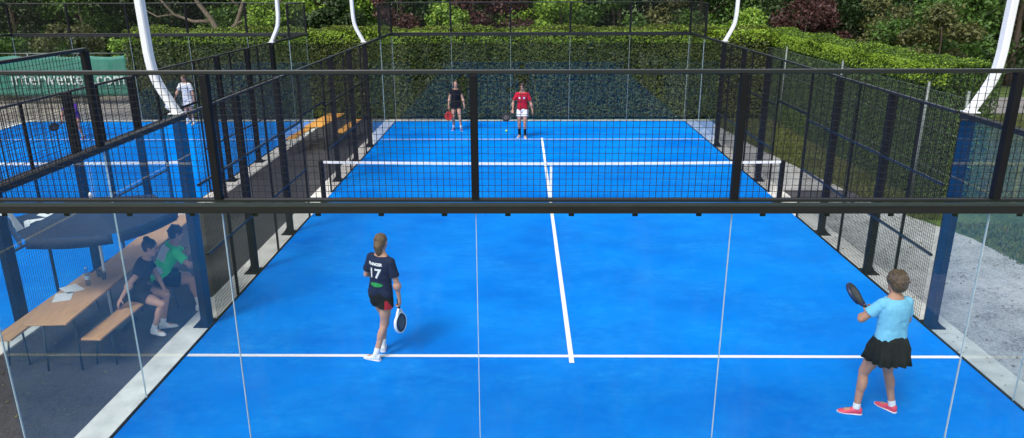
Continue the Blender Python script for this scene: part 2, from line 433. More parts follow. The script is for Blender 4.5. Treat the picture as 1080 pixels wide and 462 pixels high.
b3['label'] = 'glass end wall of the left court with mesh top, behind the players in white and purple'

def side_wall(label, loc, rz):
    t = empty('side_wall', loc, rz, label, 'mesh wall', 'side walls of the padel courts')
    o = .045
    for s in (-1, 1):
        for a, b in ((6, 8), (8, 10)):
            u0, u1 = (s*a, s*b) if s > 0 else (s*b, s*a)
            glass_bay(t, u0, u1, 0, .012, 2.935)
        MB().box(s*8-.003, s*8+.003, -.008, .008, .012, 2.935).build('glass_joint', MT['seal'], t)
        u0, u1 = (5.98, 10.0) if s > 0 else (-10.0, -5.98)
        MB().box(u0, u1, -.015, .075, 2.94, 3.0).build('beam', MT['beam'], t, bevel=.004)
        # raised mesh over the outer glass bay
        u0, u1 = (8, 9.96) if s > 0 else (-9.96, -8)
        MB().box(u0-.028, u1+.028, .0, .04, 3.97, 4.0).build('top_rail', MT['rail'], t, bevel=.004)
        m = MB(); mesh_wires(m, u0, u1, 3.002, 3.968, .01); m.build('mesh_panel', MT['wire'], t)
        MB().box(s*8-.035, s*8+.035, -.01, .05, 3.002, 3.969).build('post', MT['black'], t, bevel=.004)
        pad = MB(); 
    MB().box(-5.87, 5.87, .0, .045, 2.965, 3.0).build('top_rail', MT['rail'], t, bevel=.004)
    for z in (1.0, 2.0):
        for u0, u1 in ((-5.87, -.93), (.93, 5.87)):
            MB().box(u0, u1, .002, .034, z-.016, z+.016).build('middle_rail', MT['rail'], t)
    for u in (-6, -4, -2, 2, 4, 6):
        wdt = .095 if abs(u) == 6 else .065
        nm = MB(); nm.box(u-wdt, u+wdt, .047, .147, .0, 2.938 if abs(u) == 6 else 3.0)
        p = nm.build('post', MT['black'], t, bevel=.006)
        fp = MB(); fp.box(u-.15, u+.15, .03, .24, -.002, .010)
        fp.add([(u-.012, .148, .01), (u+.012, .148, .01), (u+.012, .23, .01), (u-.012, .23, .01), (u-.012, .148, .13), (u+.012, .148, .13)],
               [(0, 3, 2, 1), (0, 1, 5, 4), (1, 2, 5), (2, 3, 4, 5), (3, 0, 4)])
        fp.build('foot_plate', MT['black'], p)
    for u in (-5, -3, -.92, .92, 3, 5):
        MB().box(u-.018, u+.018, .004, .038, .0, 2.964).build('stile', MT['black'], t)
    MB().box(-.9, .9, .004, .036, 2.08, 2.12).build('door_lintel', MT['black'], t)
    for u0, u1, z0 in ((-5.88, -.93, .03), (.93, 5.88, .03), (-.9, .9, 2.12)):
        m = MB(); mesh_wires(m, u0, u1, z0, 2.964, -.004); m.build('mesh_panel', MT['wire'], t)
    MB().box(-10, -.95, -.012, .02, .0, .0115).build('base_channel', MT['black'], t)
    MB().box(.95, 10, -.012, .02, .0, .0115).build('base_channel', MT['black'], t)
    return t
s1 = side_wall('left side wall of the near court, beside the bench with the seated pair', (-5.012, 0, 0), math.pi/2)
s2 = copy_tree(s1); s2.location = (5.012, 0, 0); s2.rotation_euler.z = -math.pi/2
s2['label'] = 'right side wall of the near court with glass end bays and black mesh, along the gravel'
s3 = copy_tree(s1); s3.location = (C2+5.012, 0, 0); s3.rotation_euler.z = -math.pi/2
s3['label'] = 'black mesh side wall across the dark alley, nearest side of the left court'
s4 = copy_tree(s1); s4.location = (C2-5.012, 0, 0); s4.rotation_euler.z = math.pi/2
s4['label'] = 'outermost side wall at the far left edge of the left court'

# ------------------------------------------------------------------ floodlight poles
def floodlight():
    t = empty('floodlight_pole')
    pts = [(0, 0, 3.0), (.02, 0, 3.03), (.10, 0, 3.18), (.155, 0, 3.285), (.19, 0, 3.36), (.218, 0, 3.43), (.238, 0, 3.50), (.252, 0, 3.58), (.262, 0, 3.67), (.27, 0, 3.78), (.285, 0, 4.6), (.29, 0, 6.2)]
    m = MB(); rings = []
    for i, p in enumerate(pts):
        d = (V(pts[min(i+1, len(pts)-1)]) - V(pts[max(i-1, 0)])).normalized()
        x = V((0, 1, 0)).cross(d).normalized()
        rings.append((V(p)-V((0, 0, 3)), x, V((0, 1, 0))))
    a, b = .045, .064
    vs_ = []; fs = []; n = 8
    prof = [(-a, -b+.015), (-a+.015, -b), (a-.015, -b), (a, -b+.015), (a, b-.015), (a-.015, b), (-a+.015, b), (-a, b-.015)]
    for c, x, y in rings:
        for px_, py_ in prof: vs_.append(c + x*px_ + y*py_)
    for k in range(len(rings)-1):
        for i in range(n):
            j = (i+1) % n; fs.append((k*n+i, k*n+j, (k+1)*n+j, (k+1)*n+i))
    fs.append(tuple(reversed(range(n)))); fs.append(tuple((len(rings)-1)*n+i for i in range(n)))
    m.add(vs_, fs).build('pole', MT['pole'], t)
    MB().box(-.07, .09, -.09, .09, .0, .012).build('flange', MT['pole'], t)
    MB().box(-.35, .30, -.16, .16, 3.2, 3.28).build('lamp_head', MT['black'], t, bevel=.01)
    return t
fl = floodlight()
spots = [((-5.11, -6), math.pi, 'large white floodlight pole at the left near corner post, leaning out over the left court'),
         ((5.11, -6), 0, 'large white floodlight pole on the navy post at the right'),
         ((-5.11, 6), math.pi, 'slim white floodlight pole on the far left post of the near court'),
         ((5.11, 6), 0, 'slim white floodlight pole on the far right post of the near court'),
         ((C2+5.11, 6), 0, 'slim white floodlight pole on the left court wall across the alley')]
for i, (p, rz, lab) in enumerate(spots):
    o = fl if i == 0 else copy_tree(fl)
    o.location = (p[0], p[1], 3.002); o.rotation_euler.z = rz
    tag(o, lab, 'light pole', 'white floodlight poles on the court posts')

# ------------------------------------------------------------------ nets
def make_net():
    t = empty('padel_net')
    m = MB(); mesh_wires(m, -4.93, 4.93, .03, .86, 0, .045, .0011); m.build('net_mesh', MT['wire'], t)
    tp = MB()
    N = 20
    for s in range(N):
        u0, u1 = -4.93+9.86*s/N, -4.93+9.86*(s+1)/N
        z = lambda u: .885 + .035*(u/4.93)**2
        tp.add([(u0, -.012, z(u0)-.02), (u1, -.012, z(u1)-.02), (u1, .012, z(u1)-.02), (u0, .012, z(u0)-.02),
                (u0, -.012, z(u0)+.03), (u1, -.012, z(u1)+.03), (u1, .012, z(u1)+.03), (u0, .012, z(u0)+.03)],
               [(0, 1, 5, 4), (2, 3, 7, 6), (4, 5, 6, 7), (0, 3, 2, 1)])
    tp.build('white_tape', MT['tape'], t)
    MB().box(-.025, .025, -.014, .014, .005, .85).build('centre_strap', MT['tape'], t)
    for s in (-1, 1):
        p = MB(); p.box(s*4.96-.045, s*4.96+.045, -.045, .045, .002, .96)
        q = p.build('net_post', MT['black'], t, bevel=.006)
        MB().box(s*4.96-.10, s*4.96+.035 if s < 0 else s*4.96+.035, -.1, .1, .0015, .014).build('foot_plate', MT['black'], q)
    return t
n1 = make_net(); tag(n1, 'low net with white top tape stretched across the near blue court', 'net', 'padel nets')
n2 = copy_tree(n1); n2.location = (C2, 0, 0); n2['label'] = 'low net with white tape across the left court, seen through the mesh'

# ------------------------------------------------------------------ fence by the right hedge, banner
t = empty('chain_link_fence', (7.9, 0, 0), 0, 'chain-link fence with grey posts in front of the tall hedge at the right', 'fence')
for y in (13, 8.9, 4.55, .19, -1.25):
    MB().tube([(0, y, -.05), (0, y, 2.6)], .028, 10).build('post', MT['galv'], t, smooth=True)
f = MB()
def chain(f, y0, y1, z0, z1, p=.10, r=.0009):
    n = int((y1-y0)/p); h = z1-z0
    for i in range(n):
        for s in (-1, 1):
            a = y0 + i*p; b = a + s*h
            za, zb = z0, z1
            if b > y1: zb = z0+(y1-a); b = y1
            if b < y0: zb = z0+(a-y0); b = y0
            f.bar((0, a, za), (0, b, zb), 2*r, 2*r)
    for i in range(int(h/p)):
        z = z0+i*p
        f.bar((0, y0, z), (0, y0+(z1-z), z1), 2*r, 2*r); f.bar((0, y1, z), (0, y1-(z1-z), z1), 2*r, 2*r)
chain(f, -1.25, 13, .02, 2.45)
f.build('wire_mesh', MT['galv'], t)
f = MB()
for z in (.9, 1.7, 2.46): f.bar((-.02, -1.25, z), (-.02, 13, z), .006, .006)
f.build('tension_wire', MT['galv'], t)

t = empty('banner_fence', (-18.7, 14.2, 0), 0, 'green banner with white web address hung on a fence behind the left court', 'banner')
m = MB(); nx, nz = 60, 10; vs_ = []; fs = []
for j in range(nz+1):
    for i in range(nx+1):
        x = -3.6 + 5.95*i/nx; z = .3 + 1.6*j/nz - .06*math.sin(math.pi*((i/nx*4) % 1))*(j/nz)**3
        vs_.append((x, .03*math.sin(i*.9+.7*j)+.02*math.sin(i*.33), z))
for j in range(nz):
    for i in range(nx):
        a = j*(nx+1)+i; fs.append((a, a+1, a+nx+2, a+nx+1))
bn = m.add(vs_, fs).build('banner_cloth', MT['banner'], t, smooth=True)
sol = bn.modifiers.new('s', 'SOLIDIFY'); sol.thickness = .004
me = textobj('interwetten.com', .72, .008, spacing=1.06)
xs = [v.co.x for v in me.vertices]; sc_ = 4.55/(max(xs)-min(xs)); cx_ = (max(xs)+min(xs))/2
me.transform(Matrix.Translation((-.05, -.075, .98)) @ Matrix.Rotation(math.pi/2, 4, 'X') @ Matrix.Diagonal((sc_, 1.0, 1, 1)) @ Matrix.Translation((-cx_, 0, 0)))
me.materials.clear(); me.materials.append(MT['fadedprint'])
o = bpy.data.objects.new('lettering', me); col.objects.link(o); o.parent = t
for x in (-3.6, -1.6, .4, 2.38): MB().tube([(x, .12, -.05), (x, .12, 2.0)], .03).build('post', MT['galv'], t, smooth=True)
MB().tube([(-3.6, .12, 1.97), (2.38, .12, 1.97)], .02).build('top_rail', MT['galv'], t, smooth=True)

# ------------------------------------------------------------------ foliage
def leafmesh(name, C, N, size, m, parent=None, aspect=.55, off=None):
    """C centres, N preferred normals (n,3) ; rhombic leaves"""
    n = len(C)
    nr = N + rng.normal(0, .75, (n, 3)); nr /= np.linalg.norm(nr, axis=1)[:, None] + 1e-9
    t1 = rng.normal(0, 1, (n, 3)); t1 -= nr*(t1*nr).sum(1)[:, None]; t1 /= np.linalg.norm(t1, axis=1)[:, None] + 1e-9
    t2 = np.cross(nr, t1)
    s = (size*rng.uniform(.55, 1.35, n))[:, None]
    P = np.stack([C - t1*s, C + t2*s*aspect + nr*s*.15, C + t1*s, C - t2*s*aspect + nr*s*.15], 1).reshape(-1, 3)
    if off is not None: P = P - np.array(off)
    me = bpy.data.meshes.new(name)
    me.vertices.add(4*n); me.vertices.foreach_set('co', P.astype(np.float32).ravel())
    me.loops.add(4*n); me.loops.foreach_set('vertex_index', np.arange(4*n, dtype=np.int32))
    me.polygons.add(n); me.polygons.foreach_set('loop_start', np.arange(0, 4*n, 4, dtype=np.int32))
    me.polygons.foreach_set('loop_total', np.full(n, 4, dtype=np.int32))
    me.update(calc_edges=True); me.materials.append(m)
    o = bpy.data.objects.new(name, me); col.objects.link(o); o.parent = parent
    return o
def wob(x, y): return .45*(.10*np.sin(x*1.7+y*.6)+.07*np.sin(x*3.9+y*2.3+1)+.05*np.sin(x*8.1+y*5.2+2)+.03*np.sin(x*17+2*y))
def hedge(a, b, thick, h, label, m, dens, size, sides=(1, 1, 1, 1), topm=1.5, shoots=None):
    """a->b is the front face's foot; the body lies to the left of a->b"""
    a, b = np.array(a, float), np.array(b, float); L = np.linalg.norm(b-a); d = (b-a)/L; nrm = np.array([-d[1], d[0]])
    base = (float(a[0]), float(a[1]), 0.)
    t = empty('hedge', base, 0, label, 'hedge')
    Cs = []; Ns = []
    def put(k, u, v, z, n):
        xy = a + np.outer(u, d) + np.outer(v, nrm)
        disp = wob(u*1.0 + k*3, z*1.3 + v*1.1) + rng.normal(0, .022, len(u))
        nn = np.tile(n, (len(u), 1))
        # round the shoulders
        rz_ = np.clip((z-(h-.35))/.35, 0, 1)
        C = np.concatenate([xy, z[:, None]], 1) + nn*disp[:, None]
        C[:, 2] -= 0
        Cs.append(C); Ns.append(nn + np.array([0, 0, .45]))
    k = int(L*h*dens); u = rng.uniform(0, L, k); z = rng.uniform(0.02, h, k)
    z = np.minimum(z, h); inset = .22*np.clip((z-(h-.3))/.3, 0, 1)**2
    put(0, u, inset, z, np.array([*(-nrm), 0.]))
    k = int(L*h*dens*.35); u = rng.uniform(0, L, k); z = rng.uniform(h*.4, h, k)
    put(1, u, thick-.2*np.clip((z-(h-.3))/.3, 0, 1)**2, z, np.array([*nrm, 0.]))
    k = int(L*thick*dens*topm); u = rng.uniform(0, L, k); v = rng.uniform(0, thick, k)
    e = np.minimum(v, thick-v); put(2, u, v, h - .16*np.clip(1-e/.3, 0, 1)**2 + np.abs(rng.normal(0, .03, k)), np.array([0., 0, 1.]))
    for uu, s in ((0., -1.), (L, 1.)):
        k = int(thick*h*dens); v = rng.uniform(0, thick, k); z = rng.uniform(0.02, h, k)
        put(3, np.full(k, uu) , v, z, np.array([*(s*d), 0.]))
    # young shoots standing off the top
    leafmesh('foliage', np.concatenate(Cs), np.concatenate(Ns), size, m, t, off=base)
    Cs.clear(); Ns.clear()
    k = int(L*thick*dens*1.1); u = rng.uniform(0, L, k); v = rng.uniform(-.05, thick+.02, k)
    put(2, u, v, h - .14*np.clip(1-np.minimum(np.abs(v), thick-v)/.3, 0, 1)**2 + rng.uniform(0, .09, k)*rng.uniform(0, 1, k), np.array([0., 0, 1.]))
    k = int(L*dens*.36); z = h - .02 - .40*rng.uniform(0, 1, k)**1.5; u = rng.uniform(0, L, k)
    put(0, u, .14*np.clip((z-(h-.3))/.3, 0, 1)**2 - .03, z, np.array([*(-nrm), .3]))
    leafmesh('young_shoots', np.concatenate(Cs), np.concatenate(Ns), size*.9, shoots, t, off=base)
    c = MB(); nu = int(L*2)
    q = .16
    P0 = a + nrm*q + d*q; P1 = b + nrm*q - d*q; P2 = b + nrm*(thick-q) - d*q; P3 = a + nrm*(thick-q) + d*q
    pts = [P0, P1, P2, P3]
    c.add([(p[0]-base[0], p[1]-base[1], z) for z in (0, h-q-.05) for p in pts], [(3, 2, 1, 0), (4, 5, 6, 7), (0, 1, 5, 4), (1, 2, 6, 5), (2, 3, 7, 6), (3, 0, 4, 7)])
    c.build('branch_mass', MT['core'], t)
    return t
hedge((8.15, 12.5), (8.15, -.05), 1.05, 2.9, 'tall clipped green hedge running along the gravel behind the chain-link fence', MT['hedgeR'], 1900, .028, shoots=MT['shoots'])
hedge((-14.5, 10.75), (7.9, 10.75), 1.25, 3.02, 'long yellow-green hedge directly behind the glass end walls', MT['hedgeF'], 800, .045, topm=1.8, shoots=MT['shoots'])

def tree(x, y, h, cr, label, m, name='tree', zlow=.25, nleaf=5200, size=.10, trunk=.13, cat='tree', bark='bark', group=None, clumps=26, seed=0, flat=1., lean=0.):
    R = random.Random(seed*7+int(x*13+y*5)); g = np.random.default_rng(seed*31+int(abs(x)*17+y*3))
    t = empty(name, (x, y, -.05), 0, label, cat, group)
    top = h*.86; pts = []; rs = []
    nseg = 7
    for i in range(nseg+1):
        q = i/nseg
        pts.append(V((lean*q + .12*math.sin(q*5+seed)*q, .1*math.cos(q*4+seed)*q, q*top))); rs.append(trunk*(1-.8*q)*(1.35 if i == 0 else 1))
    m_ = MB(); m_.tube(pts, rs, 9)
    cen = []
    cz = h*(zlow + (1-zlow)*.5); hz = h*(1-zlow)*.5
    for k in range(clumps):
        a = R.uniform(0, 2*math.pi); zt = R.uniform(-1, 1); rr = cr*math.sqrt(max(.05, 1-zt*zt*.85))*R.uniform(.35, 1.0)
        p = V((lean*.7 + rr*math.cos(a), rr*math.sin(a)*flat, cz + zt*hz*R.uniform(.75, 1)))
        cen.append((p, R.uniform(.28, .5)*cr*.85))
        if k % 2 == 0:
            q = max(.12, min(.9, (p.z/h)-.22)); i = q*nseg; i0 = int(i); base = pts[i0].lerp(pts[min(i0+1, nseg)], i-i0)
            mid = base.lerp(p, .5) + V((R.uniform(-.1, .1), R.uniform(-.1, .1), -.12*cr*.4))
            r0 = trunk*(1-.8*q)*.5
            m_.tube([base, mid, p], [r0, r0*.6, r0*.22], 6)
            for b_ in range(2):
                p2 = p + V((R.uniform(-1, 1), R.uniform(-1, 1), R.uniform(-.4, .9)))*cr*.28
                m_.tube([mid.lerp(p, .5), p2], [r0*.4, r0*.12], 5)
    m_.build('trunk', MT[bark], t, smooth=True)
    C = []; N = []
    nleaf = int(nleaf*1.7); size = size*.78
    per = nleaf//clumps
    for p, r in cen:
        d = g.normal(0, 1, (per, 3)); d /= np.linalg.norm(d, axis=1)[:, None]
        rad_ = r*g.uniform(.25, 1, per)**.5*(1+.18*g.normal(0, 1, per))
        C.append(np.array(p) + d*rad_[:, None]*np.array([1, 1, .72])); N.append(d*.6 + np.array([0, 0, .7]))
    leafmesh('crown', np.concatenate(C), np.concatenate(N), size, m, t)
    return t
def shrub(x, y, h, cr, label, m, **k):
    k.setdefault('zlow', .02); k.setdefault('trunk', .06)
    return tree(x, y, h, cr, label, m, name='shrub', cat='shrub', **k)

# front row of shrubs just beyond the far hedge
shrub(-3.9, 15.2, 3.9, 1.25, 'bright yellow-green shrub rising over the far hedge left of the burgundy one', MT['lbright'], seed=1, nleaf=5000)
shrub(-1.9, 16.6, 4.6, 1.8, 'burgundy shrub rising over the hedge above the players in black and red', MT['lred'], seed=2, nleaf=7000)
shrub(-5.9, 16.4, 4.6, 1.3, 'dull reddish shrub behind the hedge between the bright shrub and the court corner', MT['lred'], seed=3, nleaf=4500)
shrub(.9, 16.2, 4.6, 1.4, 'light green shrub behind the hedge right of the burgundy shrub', MT['lbright'], seed=4, nleaf=5500)
shrub(3.2, 16.4, 4.5, 1.6, 'leafy mid green shrub behind the middle of the far hedge', MT['lmid'], seed=5, nleaf=6500)
shrub(5.9, 16.2, 4.4, 1.5, 'pale leafy shrub behind the right corner of the far glass wall', MT['lolive'], seed=6, nleaf=6000)
shrub(8.4, 15.6, 3.7, 1.2, 'bright green low shrub behind the floodlight pole at the far right corner', MT['lbright'], seed=7, nleaf=5000)
shrub(10.6, 14.6, 4.6, 1.6, 'dark red-brown shrub over the left part of the right hedge', MT['lred'], seed=8, nleaf=7000)
shrub(12.7, 12.4, 4.3, 1.5, 'pale green arching shrub over the middle of the right hedge', MT['lolive'], seed=9, nleaf=7500, size=.085)
shrub(12.7, 9.9, 4.4, 1.5, 'mid green shrub behind the right hedge towards its near end', MT['lmid'], seed=10, nleaf=8000, size=.085)
shrub(11.9, 7.4, 3.9, 1.15, 'olive brown shrub behind the near end of the right hedge', MT['lolive'], seed=11, nleaf=7000, size=.08)
shrub(-8.4, 16.0, 4.2, 1.3, 'deep green shrub behind the hedge at the near court left corner', MT['ldark'], seed=12, nleaf=5500)
shrub(-10.9, 16.8, 4.3, 1.6, 'bright grassy green shrub behind the alley end of the hedge', MT['lbright'], seed=13, nleaf=6500)
shrub(-16.6, 16.4, 2.9, 1.35, 'low bright green shrub just right of and above the green banner', MT['lbright'], seed=14, nleaf=5000)
shrub(-19.8, 16.6, 3.0, 1.5, 'dull green shrub standing above the green banner', MT['lolive'], seed=15, nleaf=6000)
shrub(-23.0, 15.6, 3.2, 1.5, 'dark green shrub at the left end of the green banner', MT['lmid'], seed=16, nleaf=6000)
# bare crooked tree
t = empty('crooked_tree', (-13.6, 17.2, -.05), 0, 'crooked tree with bare arching pale branches behind the left court hedge', 'tree')
m_ = MB()
m_.tube([(0, 0, 0), (.1, 0, 1.2), (.0, 0, 2.4), (-.35, 0, 3.2), (-.9, .1, 3.9), (-1.2, .2, 5.4)], [.17, .15, .13, .11, .09, .05], 9)
m_.tube([(0, 0, 2.3), (.7, .1, 3.0), (1.1, .1, 3.9), (1.3, 0, 5.6)], [.12, .10, .085, .05], 8)
m_.tube([(-.3, 0, 3.1), (-1.1, -.1, 3.1), (-1.9, -.1, 3.4), (-2.6, -.1, 4.3), (-2.7, 0, 5.2)], [.08, .07, .06, .05, .03], 7)
m_.tube([(.7, .1, 3.0), (1.5, -.2, 3.3), (2.3, -.2, 3.5), (3.0, 0, 4.2)], [.06, .05, .04, .02], 6)
m_.tube([(-1.9, -.1, 3.4), (-2.6, -.1, 3.3), (-3.3, -.1, 3.7)], [.045, .035, .015], 6)
m_.tube([(1.0, .1, 3.6), (.5, 0, 4.1), (.2, 0, 5)], [.05, .04, .02], 6)
m_.build('trunk', MT['palebark'], t, smooth=True)
C = []; N = []
for k in range(16):
    c = np.array([random.uniform(-3, 3), random.uniform(-.8, 1), random.uniform(4.3, 6.8)]); d = rng.normal(0, 1, (160, 3)); d /= np.linalg.norm(d, axis=1)[:, None]
    C.append(c + d*(.75*rng.uniform(.2, 1, 160)**.5)[:, None]*np.array([1.2, 1, .6])); N.append(d+np.array([0, 0, .6]))
leafmesh('crown', np.concatenate(C), np.concatenate(N), .09, MT['lolive'], t)
# woodland trees behind
TR = [(-27, 24, 8, 3.2, 'ldark', 'dark green tree in the far left corner'), (-22.5, 22.5, 7.5, 2.8, 'lmid', 'mid green tree behind the left half of the banner'),
      (-18.5, 23.5, 8, 3.0, 'ldark', 'dark tree behind the right half of the banner'), (-14.2, 22.5, 7.5, 2.8, 'lmid', 'green tree directly behind the crooked bare tree'),
      (-10.2, 22.0, 7, 2.6, 'lbright', 'light green tree behind the left court end, right of the crooked tree'), (-6.6, 22.5, 7.5, 2.8, 'lmid', 'green tree behind the corner floodlight pole of the near court'),
      (-3.0, 23.5, 8, 2.9, 'ldark', 'dark tree behind the bright and burgundy shrubs'), (.8, 22.5, 7.5, 2.8, 'lbright', 'light green tree behind the centre of the court'),
      (4.4, 23.5, 8, 3.0, 'ldark', 'dark tree behind the right half of the far glass wall'), (8.2, 22.5, 7.5, 2.8, 'lmid', 'green tree behind the far right floodlight pole'),
      (12.0, 21.5, 7.5, 2.8, 'ldark', 'dark tree above the start of the right hedge'), (15.4, 18.8, 7.2, 2.8, 'ldark', 'dark tree above the middle of the right hedge'),
      (18.4, 19.5, 7.5, 2.9, 'lmid', 'mid green tree above the near half of the right hedge'), (22.0, 19.5, 7.5, 3.0, 'ldark', 'dark tree at the right beyond the gravel path'),
      (25.5, 20.5, 8, 3.0, 'lolive', 'olive green tree at the right edge beyond the path'), (30, 24, 8, 3.4, 'ldark', 'dark tree farthest to the right')]
for i, (x, y, h, r, mm, lab) in enumerate(TR):
    tree(x, y, h, r, lab, MT[mm], seed=20+i, nleaf=9000, size=.12, trunk=.17, zlow=.12, clumps=34)
# far wood that reads as one mass
C = []; N = []
for k in range(190):
    x = -46 + 92*k/189 + random.uniform(-1, 1); yy = 27.5 + random.uniform(-1.5, 4) + abs(x)*.02
    for z in (1.2, 3.4, 5.8, 7.6):
        c = np.array([x+random.uniform(-.8, .8), yy+random.uniform(-1, 1), z+random.uniform(-.6, .6)])
        d = rng.normal(0, 1, (110, 3)); d /= np.linalg.norm(d, axis=1)[:, None]
        C.append(c + d*(1.5*rng.uniform(.2, 1, 110)**.5)[:, None]); N.append(d*.5 + np.array([0, -.3, .5]))
o = leafmesh('woodland', np.concatenate(C), np.concatenate(N), .19, MT['ldark'])
tag(o, 'dark mass of woodland far behind the single trees', 'woodland', kind='stuff')
# rough grass strip between gravel and fence, and lawn on the right
def blades(name, poly_fn, n, hgt, label):
    xy = poly_fn(n); n = len(xy)
    a = rng.uniform(0, 2*np.pi, n); hh = hgt*rng.uniform(.4, 1.4, n); w_ = .012*rng.uniform(.7, 1.6, n)
    dx = np.stack([np.cos(a), np.sin(a), np.zeros(n)], 1); base = np.concatenate([xy, np.full((n, 1), -.045)], 1)
    tip = base + np.stack([rng.normal(0, .4, n)*hh, rng.normal(0, .4, n)*hh, hh], 1)
    P = np.stack([base-dx*w_[:, None], base+dx*w_[:, None], tip], 1).reshape(-1, 3)
    me = bpy.data.meshes.new(name); me.vertices.add(3*n); me.vertices.foreach_set('co', P.astype(np.float32).ravel())
    me.loops.add(3*n); me.loops.foreach_set('vertex_index', np.arange(3*n, dtype=np.int32))
    me.polygons.add(n); me.polygons.foreach_set('loop_start', np.arange(0, 3*n, 3, dtype=np.int32)); me.polygons.foreach_set('loop_total', np.full(n, 3, dtype=np.int32))
    me.update(calc_edges=True); me.materials.append(MT['blade'])
    o = bpy.data.objects.new(name, me); col.objects.link(o); tag(o, label, 'grass', kind='stuff')
def strip(n):
    y = rng.uniform(-1.0, 10.5, n); x0 = np.interp(y, [-2.2, 0, 2, 5, 8, 10.6], [7.9, 7.15, 6.85, 6.4, 6.1, 6.0])
    x = x0 - .05 + (8.15-x0)*rng.uniform(0, 1, n)
    keep = (np.sin(x*5.1+y*2.2)+np.sin(y*3.7)+rng.normal(0, .8, n)) > -.9
    return np.stack([x, y], 1)[keep]
blades('rough_grass', strip, 34000, .09, 'rough dry grass between the gravel and the fence')
def lawn(n):
    x = rng.uniform(7.9, 19, n); y = rng.uniform(-9, 11.4, n); k = ((y < -1.3) | (x > 9.7)) & (x < 9 + (y+10)*1.2)
    return np.stack([x, y], 1)[k]
blades('lawn_grass', lawn, 120000, .07, 'green lawn beyond the gravel at the right')

# fallen leaves on the gravel, the kerbs and the alley
n = 1500
xy = np.concatenate([np.stack([5.45 + 2.4*rng.uniform(0, 1, n)**.8, rng.uniform(-9, 10, n)], 1), np.stack([-5.45-1.95*rng.uniform(0, 1, n//2)**.5, rng.uniform(-9, 10.3, n//2)], 1),
                     np.stack([rng.normal(5.2, .1, 120), rng.uniform(-9, 9.9, 120)], 1)])
zz = np.where(np.abs(xy[:, 0]) < 5.42, .002, -.022)
o = leafmesh('fallen_leaves', np.concatenate([xy, zz[:, None]], 1), np.tile(np.array([0, 0, 4.]), (len(xy), 1)), .022, MT['litter'])
tag(o, 'small dry leaves scattered over the gravel and the alley', 'leaves', kind='stuff')

# ------------------------------------------------------------------ tables, benches, parasol
def beer_table():
    t = empty('beer_table')
    MB().box(-.25, .25, -1.1, 1.1, .722, .75).build('table_top', MT['wood'], t, bevel=.006)
    for s in (-1, 1):
        y = s*.82
        lg = MB()
        for sx in (-1, 1): lg.tube([(sx*.19, y, .722), (sx*.21, y+s*.06, 0.0)], .013, 8)
        lg.tube([(-.2, y+s*.045, .2), (.2, y+s*.045, .2)], .010, 8); lg.tube([(-.19, y, .70), (.19, y, .70)], .011, 8)
        lg.tube([(0, y, .70), (0, y-s*.35, .715)], .009, 6)
        lg.build('leg_frame', MT['steel'], t, smooth=True)
    return t
def bench(wood='wood'):
    t = empty('beer_bench')
    MB().box(-.125, .125, -1.1, 1.1, .452, .48).build('seat_board', MT[wood], t, bevel=.006)
    for s in (-1, 1):
        y = s*.82; lg = MB()
        for sx in (-1, 1): lg.tube([(sx*.09, y, .452), (sx*.13, y+s*.05, 0.0)], .012, 8)
        lg.tube([(-.115, y+s*.035, .14), (.115, y+s*.035, .14)], .009, 8)
        lg.tube([(-.09, y, .44), (.09, y, .44)], .010, 8); lg.tube([(0, y, .44), (0, y-s*.28, .45)], .008, 6)
        lg.build('leg_frame', MT['steel'], t, smooth=True)
    return t
G0 = -.03
T1 = beer_table(); tag(T1, 'beer table in the alley nearest the viewer, with bottle and papers on it', 'table', 'beer tables in the alley')
T1.location = (-6.43, -6.42, G0); T1.rotation_euler.z = rad(3.2)
T2 = copy_tree(T1); T2.location = (-6.58, -4.2, G0); T2.rotation_euler.z = rad(4)
T2['label'] = 'second beer table, end to end behind the one under the parasol'
B1 = bench(); tag(B1, 'wooden beer bench the two spectators sit on', 'bench', 'beer benches in the alley')
B1.location = (-5.93, -6.27, G0); B1.rotation_euler.z = rad(-.8)
B2 = copy_tree(B1); B2.location = (-7.08, -6.3, G0); B2.rotation_euler.z = rad(2)
B2['label'] = 'empty beer bench on the far side of the nearer table, against the left court'
T3 = copy_tree(T1); T3.location = (-6.50, 6.4, G0); T3.rotation_euler.z = rad(-4)
T3['label'] = 'beer table at the far end of the alley, seen through the mesh'
for ch in T3.children:
    if ch.name.startswith('table_top'):
        ch.data = ch.data.copy(); ch.data.materials.clear(); ch.data.materials.append(MT['woodo'])
B3 = copy_tree(B1); B3.location = (-5.92, 6.9, G0); B3.rotation_euler.z = rad(-2)
B3['label'] = 'bench beside the table at the far end of the alley'
B4 = copy_tree(B1); B4.location = (-7.08, 6.0, G0); B4.rotation_euler.z = rad(-3)
B4['label'] = 'orange-yellow bench left of the table at the far alley end'
for o_ in (B3, B4):
    for ch in o_.children:
        if ch.name.startswith('seat_board'):
            ch.data = ch.data.copy(); ch.data.materials.clear(); ch.data.materials.append(MT['woodo'])
